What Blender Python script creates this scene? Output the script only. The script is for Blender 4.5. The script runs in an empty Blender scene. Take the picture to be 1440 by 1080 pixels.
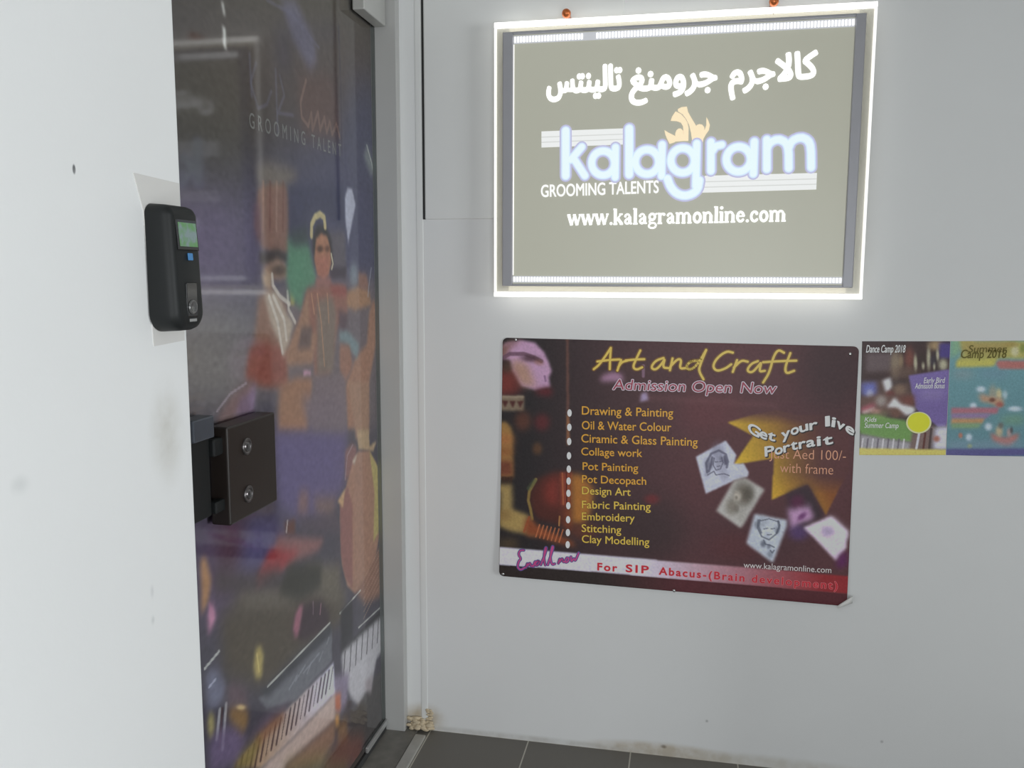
import bpy, bmesh, math, random
import numpy as np
from mathutils import Matrix

S = bpy.context.scene
COL = S.collection
random.seed(4)

# ---------------------------------------------------------------- camera
cam_data = bpy.data.cameras.new('camera')
cam_data.sensor_fit = 'HORIZONTAL'
cam_data.sensor_width = 36.0
cam_data.lens = 36.0 * 1206.79 / 1440.0
cam_data.clip_start = 0.05
cam = bpy.data.objects.new('camera', cam_data)
COL.objects.link(cam)
cam.matrix_world = Matrix(((0.9803, -0.0275, 0.1956, 0.7269), (0.1975, 0.1209, -0.9728, -2.3534), (0.0031, 0.9923, 0.1240, 1.3629), (0, 0, 0, 1)))
S.camera = cam

# ---------------------------------------------------------------- view, world and lights
S.view_settings.view_transform = 'Standard'
S.view_settings.look = 'None'
S.view_settings.gamma = 1.0
S.view_settings.use_curve_mapping = False
S.view_settings.exposure = 0.0
S.cycles.max_bounces = 10
S.cycles.transparent_max_bounces = 24

world = bpy.data.worlds.new('corridor_air')
S.world = world
world.use_nodes = True
world.node_tree.nodes['Background'].inputs['Color'].default_value = (0.86, 0.93, 1.0, 1)
world.node_tree.nodes['Background'].inputs['Strength'].default_value = 0.12


def area_light(name, loc, aim, sx, sy, power, colour):
    d = bpy.data.lights.new(name, 'AREA')
    d.shape = 'RECTANGLE'
    d.size, d.size_y, d.energy, d.color = sx, sy, power, colour
    o = bpy.data.objects.new(name, d)
    COL.objects.link(o)
    from mathutils import Vector
    o.location = loc
    o.rotation_euler = (Vector(aim) - Vector(loc)).to_track_quat('-Z', 'Y').to_euler()
    return o


# daylight from the corridor entrance behind the viewer, and the tubes on the ceiling behind the viewer
area_light('entrance_daylight', (1.15, -3.35, 1.0), (0.15, -0.5, 0.95), 1.3, 1.7, 28, (0.95, 0.985, 1.0))
area_light('corridor_daylight', (8.6, -3.6, 1.0), (0.0, -0.8, 0.9), 3.2, 2.0, 315, (0.95, 0.985, 1.0))
area_light('ceiling_tubes', (0.9, -2.9, 2.68), (0.9, -2.9, 0.0), 1.2, 0.3, 6, (1.0, 0.99, 0.96))

# ---------------------------------------------------------------- helpers


def lin(c):
    c = np.asarray(c, dtype=float) / 255.0
    return np.where(c <= 0.04045, c / 12.92, ((c + 0.055) / 1.055) ** 2.4)


def tag(o, label=None, cat=None, group=None, kind=None):
    if label:
        o['label'] = label
    if cat:
        o['category'] = cat
    if group:
        o['group'] = group
    if kind:
        o['kind'] = kind
    return o


def empty(name, loc=(0, 0, 0)):
    o = bpy.data.objects.new(name, None)
    o.empty_display_size = 0.05
    o.location = loc
    COL.objects.link(o)
    return o


def link(name, me, material, parent=None):
    me.name = name
    mats = material if isinstance(material, (list, tuple)) else [material]
    for m in mats:
        me.materials.append(m)
    o = bpy.data.objects.new(name, me)
    COL.objects.link(o)
    if parent is not None:
        o.parent = parent
        o.matrix_parent_inverse = Matrix.Translation(parent.location).inverted()
    return o


def mesh_obj(name, verts, faces, material, parent=None, smooth=False):
    me = bpy.data.meshes.new(name)
    me.from_pydata([tuple(v) for v in verts], [], faces)
    me.update()
    if smooth:
        for p in me.polygons:
            p.use_smooth = True
    return link(name, me, material, parent)


def bm_obj(name, bm, material, parent=None, smooth=False):
    me = bpy.data.meshes.new(name)
    bmesh.ops.recalc_face_normals(bm, faces=bm.faces)
    bm.to_mesh(me)
    bm.free()
    if smooth:
        for p in me.polygons:
            p.use_smooth = True
    return link(name, me, material, parent)


def add_box(bm, x0, x1, y0, y1, z0, z1, bevel=0.0, seg=2):
    t = bmesh.new()
    bmesh.ops.create_cube(t, size=1)
    for v in t.verts:
        v.co = ((x0 + x1) / 2 + v.co.x * (x1 - x0), (y0 + y1) / 2 + v.co.y * (y1 - y0), (z0 + z1) / 2 + v.co.z * (z1 - z0))
    if bevel:
        bmesh.ops.bevel(t, geom=t.edges[:], offset=bevel, segments=seg, affect='EDGES', profile=0.5)
    me = bpy.data.meshes.new('t')
    t.to_mesh(me)
    t.free()
    bm.from_mesh(me)
    bpy.data.meshes.remove(me)


def box(name, x0, x1, y0, y1, z0, z1, material, parent=None, bevel=0.0, seg=2):
    bm = bmesh.new()
    add_box(bm, x0, x1, y0, y1, z0, z1, bevel, seg)
    return bm_obj(name, bm, material, parent)


def lathe(bm, centre, axis, profile, n=28):
    """profile: (distance along axis, radius) pairs, turned about axis ('x' or 'y') through centre"""
    rings = []
    for d, r in profile:
        ring = []
        for k in range(n):
            a = 2 * math.pi * k / n
            c, s = r * math.cos(a), r * math.sin(a)
            p = (centre[0] + d, centre[1] + c, centre[2] + s) if axis == 'x' else (centre[0] + c, centre[1] + d, centre[2] + s)
            ring.append(bm.verts.new(p))
        rings.append(ring)
    for a, b in zip(rings, rings[1:]):
        for k in range(n):
            bm.faces.new((a[k], a[(k + 1) % n], b[(k + 1) % n], b[k]))
    bm.faces.new(rings[0])
    bm.faces.new(rings[-1])


# ---------------------------------------------------------------- materials


def new_mat(name):
    m = bpy.data.materials.new(name)
    m.use_nodes = True
    nt = m.node_tree
    return m, nt, nt.nodes['Principled BSDF']


def plain(name, colour, rough=0.5, metal=0.0, noise=0.0, scale=40.0, bump=0.0, spec=0.5):
    m, nt, b = new_mat(name)
    b.inputs['Roughness'].default_value = rough
    b.inputs['Metallic'].default_value = metal
    b.inputs['Specular IOR Level'].default_value = spec
    c = tuple(colour) + (1,)
    b.inputs['Base Color'].default_value = c
    if noise or bump:
        tc = nt.nodes.new('ShaderNodeTexCoord')
        nz = nt.nodes.new('ShaderNodeTexNoise')
        nz.inputs['Scale'].default_value = scale
        nz.inputs['Detail'].default_value = 4
        nt.links.new(tc.outputs['Object'], nz.inputs['Vector'])
        if noise:
            mx = nt.nodes.new('ShaderNodeMix')
            mx.data_type = 'RGBA'
            mx.inputs['A'].default_value = tuple(v * (1 - noise) for v in colour) + (1,)
            mx.inputs['B'].default_value = tuple(min(1, v * (1 + noise)) for v in colour) + (1,)
            nt.links.new(nz.outputs['Fac'], mx.inputs['Factor'])
            nt.links.new(mx.outputs['Result'], b.inputs['Base Color'])
        if bump:
            bp = nt.nodes.new('ShaderNodeBump')
            bp.inputs['Strength'].default_value = bump
            bp.inputs['Distance'].default_value = 0.002
            nt.links.new(nz.outputs['Fac'], bp.inputs['Height'])
            nt.links.new(bp.outputs['Normal'], b.inputs['Normal'])
    return m


def glow(name, colour, strength, base=(0.3, 0.3, 0.3)):
    m, nt, b = new_mat(name)
    b.inputs['Base Color'].default_value = tuple(base) + (1,)
    b.inputs['Emission Color'].default_value = tuple(colour) + (1,)
    b.inputs['Emission Strength'].default_value = strength
    return m


def wall_paint(name, colour, marks):
    """painted plaster with faint roller texture; marks: (centre, (rx, ry, rz), colour, amount, sharp) stains at fixed spots"""
    m, nt, b = new_mat(name)
    N, L = nt.nodes, nt.links
    b.inputs['Roughness'].default_value = 0.55
    b.inputs['Specular IOR Level'].default_value = 0.3
    geo = N.new('ShaderNodeNewGeometry')
    nz = N.new('ShaderNodeTexNoise')
    nz.inputs['Scale'].default_value = 3.0
    nz.inputs['Detail'].default_value = 6
    L.new(geo.outputs['Position'], nz.inputs['Vector'])
    mx = N.new('ShaderNodeMix')
    mx.data_type = 'RGBA'
    mx.inputs['A'].default_value = tuple(v * 0.965 for v in colour) + (1,)
    mx.inputs['B'].default_value = tuple(min(1, v * 1.03) for v in colour) + (1,)
    L.new(nz.outputs['Fac'], mx.inputs['Factor'])
    last = mx.outputs['Result']
    nf = N.new('ShaderNodeTexNoise')
    nf.inputs['Scale'].default_value = 26.0
    nf.inputs['Detail'].default_value = 3
    L.new(geo.outputs['Position'], nf.inputs['Vector'])
    for (c, r, mc, amt, sharp) in marks:
        sub = N.new('ShaderNodeVectorMath'); sub.operation = 'SUBTRACT'
        L.new(geo.outputs['Position'], sub.inputs[0]); sub.inputs[1].default_value = c
        div = N.new('ShaderNodeVectorMath'); div.operation = 'DIVIDE'
        L.new(sub.outputs[0], div.inputs[0]); div.inputs[1].default_value = r
        ln = N.new('ShaderNodeVectorMath'); ln.operation = 'LENGTH'
        L.new(div.outputs[0], ln.inputs[0])
        mr = N.new('ShaderNodeMapRange'); mr.interpolation_type = 'SMOOTHSTEP'
        mr.inputs['From Min'].default_value = 1.0
        mr.inputs['From Max'].default_value = sharp
        mr.inputs['To Min'].default_value = 0.0
        mr.inputs['To Max'].default_value = amt
        L.new(ln.outputs['Value'], mr.inputs['Value'])
        mul = N.new('ShaderNodeMath'); mul.operation = 'MULTIPLY'
        ad = N.new('ShaderNodeMapRange')
        ad.inputs['From Min'].default_value = 0.3; ad.inputs['From Max'].default_value = 0.6
        ad.inputs['To Min'].default_value = 0.45
        L.new(nf.outputs['Fac'], ad.inputs['Value'])
        L.new(mr.outputs['Result'], mul.inputs[0]); L.new(ad.outputs['Result'], mul.inputs[1])
        mm = N.new('ShaderNodeMix'); mm.data_type = 'RGBA'
        L.new(last, mm.inputs['A']); mm.inputs['B'].default_value = tuple(mc) + (1,)
        L.new(mul.outputs['Value'], mm.inputs['Factor'])
        last = mm.outputs['Result']
    L.new(last, b.inputs['Base Color'])
    fine = N.new('ShaderNodeTexNoise')
    fine.inputs['Scale'].default_value = 180.0
    L.new(geo.outputs['Position'], fine.inputs['Vector'])
    bp = N.new('ShaderNodeBump'); bp.inputs['Strength'].default_value = 0.12; bp.inputs['Distance'].default_value = 0.001
    L.new(fine.outputs['Fac'], bp.inputs['Height'])
    L.new(bp.outputs['Normal'], b.inputs['Normal'])
    return m


def print_mat(name, rough=0.4, spec=0.5):
    m, nt, b = new_mat(name)
    a = nt.nodes.new('ShaderNodeVertexColor')
    a.layer_name = 'print'
    nt.links.new(a.outputs['Color'], b.inputs['Base Color'])
    b.inputs['Roughness'].default_value = rough
    b.inputs['Specular IOR Level'].default_value = spec
    return m


WHITE = (0.80, 0.81, 0.81)
TAN = (0.42, 0.33, 0.20)
M_left = wall_paint('white_wall_paint', WHITE, [
    ((0, -1.4202, 1.4899), (0.3, 0.0035, 0.0075), (0.06, 0.06, 0.07), 0.9, 0.5),
    ((0, -1.2574, 1.1369), (0.3, 0.055, 0.10), (0.46, 0.44, 0.38), 0.5, 0.0),
    ((0, -1.5389, 1.1293), (0.3, 0.02, 0.016), (0.55, 0.57, 0.57), 0.5, 0.0),
    ((0, -1.3105, 0.9202), (0.3, 0.006, 0.014), (0.55, 0.56, 0.57), 0.6, 0.0),
    ((0, -1.3121, 0.8790), (0.3, 0.006, 0.010), (0.5, 0.52, 0.52), 0.6, 0.0)])
M_back = wall_paint('grey_white_wall_paint', WHITE, [
    ((0.70, 0, 0.010), (0.26, 0.3, 0.036), TAN, 0.65, 0.4),
    ((1.0, 0, 0.008), (0.38, 0.3, 0.034), (0.52, 0.48, 0.40), 0.55, 0.3),
    ((0.70, 0, 0.028), (0.012, 0.3, 0.008), (0.16, 0.12, 0.08), 0.8, 0.2),
    ((-0.02, 0, 0.035), (0.09, 0.3, 0.06), TAN, 0.8, 0.2),
    ((0.3, 0, 0.006), (0.6, 0.3, 0.016), (0.40, 0.38, 0.34), 0.5, 0.2),
    ((0.8186, 0, 0.1185), (0.006, 0.3, 0.006), (0.3, 0.3, 0.3), 0.7, 0.2),
    ((1.2835, 0, 0.1104), (0.006, 0.3, 0.006), (0.35, 0.35, 0.35), 0.6, 0.2)])
M_trim = plain('white_trim_paint', (0.80, 0.81, 0.80), 0.5, noise=0.02, scale=8)
M_frame = plain('grey_painted_door_frame', (0.46, 0.46, 0.45), 0.45, noise=0.04, scale=10)
M_alu = plain('brushed_aluminium', (0.60, 0.60, 0.60), 0.35, 0.7, noise=0.05, scale=30)
M_fit = plain('satin_grey_fitting', (0.50, 0.50, 0.48), 0.4, 0.25, noise=0.03, scale=20)
M_dark = plain('dark_gap', (0.03, 0.03, 0.03), 0.8, noise=0.1)
M_black = plain('black_plastic', (0.012, 0.0135, 0.014), 0.5, noise=0.1, scale=60, spec=0.3)
M_case = plain('brown_black_lock_case', (0.017, 0.012, 0.010), 0.4, noise=0.15, scale=30)
M_steel = plain('steel', (0.55, 0.55, 0.55), 0.25, 1.0, noise=0.04)
M_copper = plain('orange_copper', (0.72, 0.20, 0.06), 0.32, 0.55, noise=0.08, scale=80)
M_paper = plain('white_paper', (0.78, 0.78, 0.76), 0.6, noise=0.02)
M_print = print_mat('glossy_print', 0.42, 0.3)
M_film = print_mat('film_print', 0.55, 0.2)

# dark floor tiles, laid square to the wall
M_floor, nt, b = new_mat('dark_floor_tiles')
geo = nt.nodes.new('ShaderNodeNewGeometry')
mp = nt.nodes.new('ShaderNodeMapping')
mp.inputs['Location'].default_value = (-0.007, 0.0, 0)
nt.links.new(geo.outputs['Position'], mp.inputs['Vector'])
br = nt.nodes.new('ShaderNodeTexBrick')
br.offset = 0.0
br.inputs['Scale'].default_value = 1.0
br.inputs['Brick Width'].default_value = 0.3
br.inputs['Row Height'].default_value = 0.3
br.inputs['Mortar Size'].default_value = 0.0022
br.inputs['Mortar Smooth'].default_value = 0.3
br.inputs['Color1'].default_value = (0.165, 0.155, 0.138, 1)
br.inputs['Color2'].default_value = (0.182, 0.172, 0.154, 1)
br.inputs['Mortar'].default_value = (0.50, 0.48, 0.42, 1)
nt.links.new(mp.outputs['Vector'], br.inputs['Vector'])
nz = nt.nodes.new('ShaderNodeTexNoise')
nz.inputs['Scale'].default_value = 14
nz.inputs['Detail'].default_value = 5
nt.links.new(geo.outputs['Position'], nz.inputs['Vector'])
mx = nt.nodes.new('ShaderNodeMix')
mx.data_type = 'RGBA'
mx.blend_type = 'MULTIPLY'
mx.inputs['Factor'].default_value = 0.35
nt.links.new(br.outputs['Color'], mx.inputs['A'])
nt.links.new(nz.outputs['Color'], mx.inputs['B'])
nt.links.new(br.outputs['Color'], b.inputs['Base Color'])
b.inputs['Roughness'].default_value = 0.5
b.inputs['Specular IOR Level'].default_value = 0.3
bp = nt.nodes.new('ShaderNodeBump')
bp.inputs['Strength'].default_value = 0.1
bp.inputs['Distance'].default_value = 0.002
nt.links.new(nz.outputs['Fac'], bp.inputs['Height'])
nt.links.new(bp.outputs['Normal'], b.inputs['Normal'])

# worn stone door sill
M_sill = plain('grimy_stone', (0.20, 0.19, 0.17), 0.5, noise=0.55, scale=18)
M_strip = plain('pale_threshold_strip', (0.42, 0.41, 0.38), 0.4, 0.2, noise=0.25, scale=25)


def glass_mat(name, ior=1.52, tint=(0.97, 0.985, 0.975)):
    m, nt, b = new_mat(name)
    nt.nodes.remove(b)
    out = nt.nodes['Material Output']
    tr = nt.nodes.new('ShaderNodeBsdfTransparent')
    tr.inputs['Color'].default_value = tuple(tint) + (1,)
    gl = nt.nodes.new('ShaderNodeBsdfGlossy')
    gl.inputs['Roughness'].default_value = 0.07
    fr = nt.nodes.new('ShaderNodeFresnel')
    fr.inputs['IOR'].default_value = ior
    mix = nt.nodes.new('ShaderNodeMixShader')
    nt.links.new(fr.outputs['Fac'], mix.inputs['Fac'])
    nt.links.new(tr.outputs['BSDF'], mix.inputs[1])
    nt.links.new(gl.outputs['BSDF'], mix.inputs[2])
    nt.links.new(mix.outputs['Shader'], out.inputs['Surface'])
    return m


M_glass = glass_mat('door_glass', 1.5)
M_glass_edge = plain('green_glass_edge', (0.24, 0.27, 0.26), 0.3, noise=0.05)

m, nt, b = new_mat('clear_acrylic')
M_acrylic = m
out = nt.nodes['Material Output']
tr = nt.nodes.new('ShaderNodeBsdfTransparent')
tr.inputs['Color'].default_value = (0.97, 0.96, 0.92, 1)
b.inputs['Base Color'].default_value = (0.80, 0.78, 0.70, 1)
b.inputs['Roughness'].default_value = 0.15
mix = nt.nodes.new('ShaderNodeMixShader')
mix.inputs['Fac'].default_value = 0.40
nt.links.new(tr.outputs['BSDF'], mix.inputs[1])
nt.links.new(b.outputs['BSDF'], mix.inputs[2])
nt.links.new(mix.outputs['Shader'], out.inputs['Surface'])

# ---------------------------------------------------------------- setting
back = box('wall_back', -0.30, 3.6, 0.0, 0.15, 0.0, 2.75, M_back)
tag(back, 'white painted back wall that carries the lit sign and the posters', 'wall', kind='structure')
bm = bmesh.new()
add_box(bm, -0.22, 0.0, -5.0, -1.196, 0.0, 2.75, 0.003, 2)
add_box(bm, -0.22, 0.0, -1.196, 0.0, 2.22, 2.75)
left = bm_obj('wall_left', bm, M_left)
tag(left, 'bright white side wall before the glass door', 'wall', kind='structure')
right = box('shade_wall_right', 1.80, 2.0, -0.62, 0.0, 0.0, 2.75, M_left)  # added out of view to keep light off the right end of the back wall
tag(right, 'unseen white wall end added to shade the right of the back wall', 'wall', kind='structure')
floor = box('floor', -0.5, 3.6, -5.0, 0.0, -0.08, 0.0, M_floor)
tag(floor, 'dark grey square floor tiles with pale grout', 'floor', kind='structure')
ceil = box('ceiling', -0.5, 3.6, -5.0, 0.15, 2.75, 2.85, plain('grey_ceiling_paint', (0.42, 0.42, 0.40), 0.6, noise=0.03))
tag(ceil, 'plain pale grey corridor ceiling', 'ceiling', kind='structure')

# board panel on the back wall beside and behind the lit sign
t = box('trim_1', 0.004, 0.55, -0.006, 0.004, 1.5215, 2.75, M_trim, bevel=0.0045, seg=4)
tag(t, 'flat white board on the back wall behind the left side of the lit sign', 'wall board', kind='structure')
# its open joint at the corner
t = box('trim_2', -0.002, 0.0045, -0.0025, 0.0, 1.522, 2.75, M_dark)
tag(t, 'dark open joint beside the white wall board', 'joint', kind='structure')
# rounded bead down the corner
bm = bmesh.new()
add_box(bm, -0.022, -0.0025, -0.0014, 0.006, 0.0, 2.75, 0.0013, 4)
t = bm_obj('trim_3', bm, M_trim, smooth=True)
tag(t, 'narrow rounded white bead down the corner between door recess and back wall', 'corner bead', kind='structure')
# grey door frame: two jambs and a head
bm = bmesh.new()
add_box(bm, -0.128, -0.066, -0.03, 0.0, 0.0, 2.22, 0.002)
add_box(bm, -0.128, -0.066, -1.196, -1.166, 0.0, 2.22, 0.002)
add_box(bm, -0.128, -0.066, -1.166, -0.03, 2.16, 2.22, 0.002)
t = bm_obj('trim_4', bm, M_frame)
tag(t, 'plain grey door frame around the glass door', 'door frame', kind='structure')
# threshold
bm = bmesh.new()
add_box(bm, -0.22, -0.031, -1.196, -0.0, 0.0, 0.004)
t = bm_obj('trim_5', bm, M_sill)
tag(t, 'grimy stone door sill under the glass door', 'door sill', kind='structure')
t = box('trim_6', -0.028, 0.004, -1.196, -0.045, 0.0, 0.009, M_strip, bevel=0.002)
tag(t, 'pale worn threshold strip between door sill and floor tiles', 'threshold strip', kind='structure')

# dried yellowish sealant lumps at the foot of the corner
bm = bmesh.new()
for k in range(95):
    u = random.random()
    x = -0.062 + 0.076 * u
    r = 0.003 + 0.0045 * random.random()
    z = 0.008 + random.random() * (0.030 if x < -0.012 else 0.020)
    y = -0.003 - random.random() * 0.028 * (1 - z / 0.05)
    if k > 80:
        x, y, z, r = -0.004 + random.random() * 0.014, -0.002, 0.03 + random.random() * 0.035, 0.004
    bmesh.ops.create_icosphere(bm, subdivisions=2, radius=r, matrix=Matrix.Translation((x, y, z)) @ Matrix.Diagonal((1.6, 0.7, 0.9, 1)))
t = bm_obj('sealant_lump', bm, plain('yellowed_sealant', (0.60, 0.50, 0.35), 0.8, noise=0.2, scale=60), smooth=True)
tag(t, 'yellowish dried sealant crusted at the foot of the corner by the door frame', 'sealant')

# ---------------------------------------------------------------- printed art: colours laid on a fine grid of points


class Art:
    """a printed sheet as a grid of colours; U runs along the sheet, V up it, both in metres on the wall or door plane"""

    def __init__(self, U, V):
        self.U, self.V = U, V
        self.C = np.zeros(U.shape + (3,))
        self.step = abs(U[0, 1] - U[0, 0])

    def fill(self, c):
        self.C[:] = c

    def mix(self, m, c):
        m = m[..., None]
        self.C = self.C * (1 - m) + np.asarray(c, dtype=float) * m

    def grad(self, p0, c0, p1, c1):
        d = np.subtract(p1, p0)
        t = np.clip(((self.U - p0[0]) * d[0] + (self.V - p0[1]) * d[1]) / float(d @ d), 0, 1)[..., None]
        return np.asarray(c0, float) * (1 - t) + np.asarray(c1, float) * t

    def inside(self, pts):
        m = np.zeros(self.U.shape, bool)
        n = len(pts)
        for i in range(n):
            x0, y0 = pts[i]
            x1, y1 = pts[(i + 1) % n]
            if y0 == y1:
                continue
            c = (self.V > min(y0, y1)) & (self.V <= max(y0, y1))
            xi = x0 + (self.V - y0) * (x1 - x0) / (y1 - y0)
            m ^= c & (self.U < xi)
        return m.astype(float)

    def soften(self, m, r):
        n = int(round(r / self.step))
        for _ in range(2):
            if n < 1:
                break
            for ax in (0, 1):
                k = np.cumsum(np.pad(m, [(n + 1, n) if a == ax else (0, 0) for a in (0, 1)], mode='edge'), axis=ax)
                m = (np.take(k, range(2 * n + 1, k.shape[ax]), ax) - np.take(k, range(0, k.shape[ax] - 2 * n - 1), ax)) / (2 * n + 1)
        return m

    def poly(self, pts, c, soft=0.0, a=1.0):
        m = self.soften(self.inside(pts), soft) * a
        self.mix(m, c)

    def blob(self, pts, c, a=1.0):
        """pts: centre, end of one radius, end of the other"""
        (cu, cv), (au, av), (bu, bv) = pts
        e1, e2 = np.array([au - cu, av - cv]), np.array([bu - cu, bv - cv])
        inv = np.linalg.inv(np.stack([e1, e2], 1))
        du, dv = self.U - cu, self.V - cv
        s = inv[0, 0] * du + inv[0, 1] * dv
        t = inv[1, 0] * du + inv[1, 1] * dv
        self.mix(np.exp(-1.2 * (s * s + t * t) ** 1.5) * a, c)

    def line(self, pts, w, c, a=1.0, soft=0.35):
        best = np.full(self.U.shape, 9.0)
        for (x0, y0), (x1, y1) in zip(pts, pts[1:]):
            dx, dy = x1 - x0, y1 - y0
            t = np.clip(((self.U - x0) * dx + (self.V - y0) * dy) / max(dx * dx + dy * dy, 1e-12), 0, 1)
            best = np.minimum(best, np.hypot(self.U - x0 - t * dx, self.V - y0 - t * dy))
        self.mix(np.clip((w / 2 * (1 + soft) - best) / (w * soft), 0, 1) * a, c)

    def speckle(self, amp, seed, n=(0, 0)):
        r = np.random.RandomState(seed)
        g = r.normal(0, 1, self.U.shape)
        for ax in (0, 1):
            for _ in range(n[ax]):
                g = (g + np.roll(g, 1, ax) + np.roll(g, -1, ax)) / 3
        g /= g.std()
        self.C = np.clip(self.C * (1 + amp * g[..., None]), 0, 255)

    def flat(self):
        return self.C


def sheet_obj(name, grid, colours, material, parent, thick, nrm, flip=False):
    """a sheet of real thickness: printed front grid, plain back and edges. grid: HxWx3 points"""
    H, W, _ = grid.shape
    n = H * W
    co = np.concatenate([grid.reshape(-1, 3), (grid - np.asarray(nrm) * thick).reshape(-1, 3)])
    idx = np.arange(n).reshape(H, W)
    q = np.stack([idx[:-1, :-1], idx[:-1, 1:], idx[1:, 1:], idx[1:, :-1]], -1).reshape(-1, 4)
    back_q = q[:, ::-1] + n
    rim = np.concatenate([idx[0, :], idx[1:, -1], idx[-1, -2::-1], idx[-2:0:-1, 0]])
    r2 = np.roll(rim, -1)
    e = np.stack([rim, rim + n, r2 + n, r2], -1)
    faces = np.concatenate([q, e, back_q])
    me = bpy.data.meshes.new(name)
    me.vertices.add(len(co))
    me.vertices.foreach_set('co', co.ravel())
    me.loops.add(faces.size)
    me.loops.foreach_set('vertex_index', faces.ravel().astype(np.int32))
    me.polygons.add(len(faces))
    me.polygons.foreach_set('loop_start', np.arange(0, faces.size, 4, dtype=np.int32))
    mi = np.zeros(len(faces), np.int32)
    mi[len(q):] = 1
    me.polygons.foreach_set('material_index', mi)
    at = me.color_attributes.new('print', 'FLOAT_COLOR', 'POINT')
    c4 = np.ones((len(co), 4))
    c4[:n, :3] = colours.reshape(-1, 3)
    c4[n:, :3] = 0.6
    at.data.foreach_set('color', c4.ravel())
    me.update(calc_edges=True)
    me.validate()
    return link(name, me, [material, M_paper], parent)


# ---------------------------------------------------------------- lettering


def text_shape(body, offset=0.0, shear=0.0, spacing=1.0):
    c = bpy.data.curves.new('lettering', 'FONT')
    c.body = body
    c.offset = offset
    c.shear = shear
    c.space_character = spacing
    c.resolution_u = 4
    o = bpy.data.objects.new('lettering', c)
    COL.objects.link(o)
    bpy.context.view_layer.update()
    ev = o.evaluated_get(bpy.context.evaluated_depsgraph_get())
    me = ev.to_mesh()
    V = np.array([(v.co.x, v.co.y) for v in me.vertices])
    F = [list(p.vertices) for p in me.polygons]
    ev.to_mesh_clear()
    bpy.data.objects.remove(o)
    bpy.data.curves.remove(c)
    return V, F


class Flat:
    """flat printed or cut shapes gathered on a plane, laid onto a surface by build()"""

    def __init__(self):
        self.V, self.F, self.O, self.n = [], [], [], 0

    def add(self, V, F):
        # every piece lies a hair above the one before, so that overlapping ink does not shade itself
        k = len(self.V)
        self.O += [(self.n % 24) * 8e-6] * len(V)
        self.n += 1
        self.V += [tuple(v) for v in V]
        self.F += [[i + k for i in f] for f in F]

    def poly(self, pts):
        self.add(pts, [list(range(len(pts)))])

    def text(self, body, ends, cap, offset=0.0, shear=0.0, spacing=1.0, lean=0.0, glyph_cap=0.686):
        bold = max(0.0, offset)
        V, F = text_shape(body, min(0.0, offset), shear, spacing)
        x0, x1 = V[:, 0].min(), V[:, 0].max()
        p0, p1 = np.array(ends[0]), np.array(ends[1])
        d = p1 - p0
        up = np.array([-d[1], d[0]]) / np.hypot(*d)
        up = up * (1 - lean) + np.array([0, 1.0]) * lean
        t = (V[:, 0] - x0) / (x1 - x0)
        P = p0 + np.outer(t, d) + np.outer(V[:, 1] * cap / glyph_cap, up)
        self.add(P, F)
        if bold:        # a heavier cut of the same letters
            r = bold * cap / glyph_cap
            for k in range(8):
                self.add(P + r * np.array([math.cos(k * math.pi / 4), math.sin(k * math.pi / 4)]), F)

    def stroke(self, pts, w, closed=False, caps=True, smooth=0):
        pts = [np.array(p, float) for p in pts]
        for _ in range(smooth):
            q = [pts[0]]
            for a, b2 in zip(pts, pts[1:]):
                q += [a * 0.75 + b2 * 0.25, a * 0.25 + b2 * 0.75]
            q.append(pts[-1])
            pts = q
        if closed:
            pts.append(pts[0])
        for a, b2 in zip(pts, pts[1:]):
            d = b2 - a
            l = np.hypot(*d)
            if l < 1e-9:
                continue
            nn = np.array([-d[1], d[0]]) / l * w / 2
            self.add([a - nn, b2 - nn, b2 + nn, a + nn], [[0, 1, 2, 3]])
        cap_pts = pts if caps else pts[1:-1]
        for p in cap_pts:
            self.add([(p[0] + w / 2 * math.cos(k * math.pi / 8), p[1] + w / 2 * math.sin(k * math.pi / 8)) for k in range(16)], [list(range(16))])

    def disc(self, p, rx, rz, n=20):
        self.add([(p[0] + rx * math.cos(2 * math.pi * k / n), p[1] + rz * math.sin(2 * math.pi * k / n)) for k in range(n)], [list(range(n))])

    def build(self, name, material, parent, place, thick=0.0, nrm=(0, -1, 0)):
        V = [tuple(np.array(place(u, v)) + np.array(nrm) * o) for (u, v), o in zip(self.V, self.O)]
        F = list(self.F)
        if thick:
            n = len(V)
            edges = {}
            for f in F:
                for a, b2 in zip(f, f[1:] + f[:1]):
                    edges[(a, b2)] = 1
            V += [tuple(np.array(p) - np.array(nrm) * thick) for p in V]
            F += [[a, a + n, b2 + n, b2] for (a, b2) in edges if (b2, a) not in edges]
        return mesh_obj(name, V, F, material, parent)


def arc(cx, cy, rx, ry, a0, a1, n=20):
    return [(cx + rx * math.cos(math.radians(a0 + (a1 - a0) * k / n)), cy + ry * math.sin(math.radians(a0 + (a1 - a0) * k / n))) for k in range(n + 1)]


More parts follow.
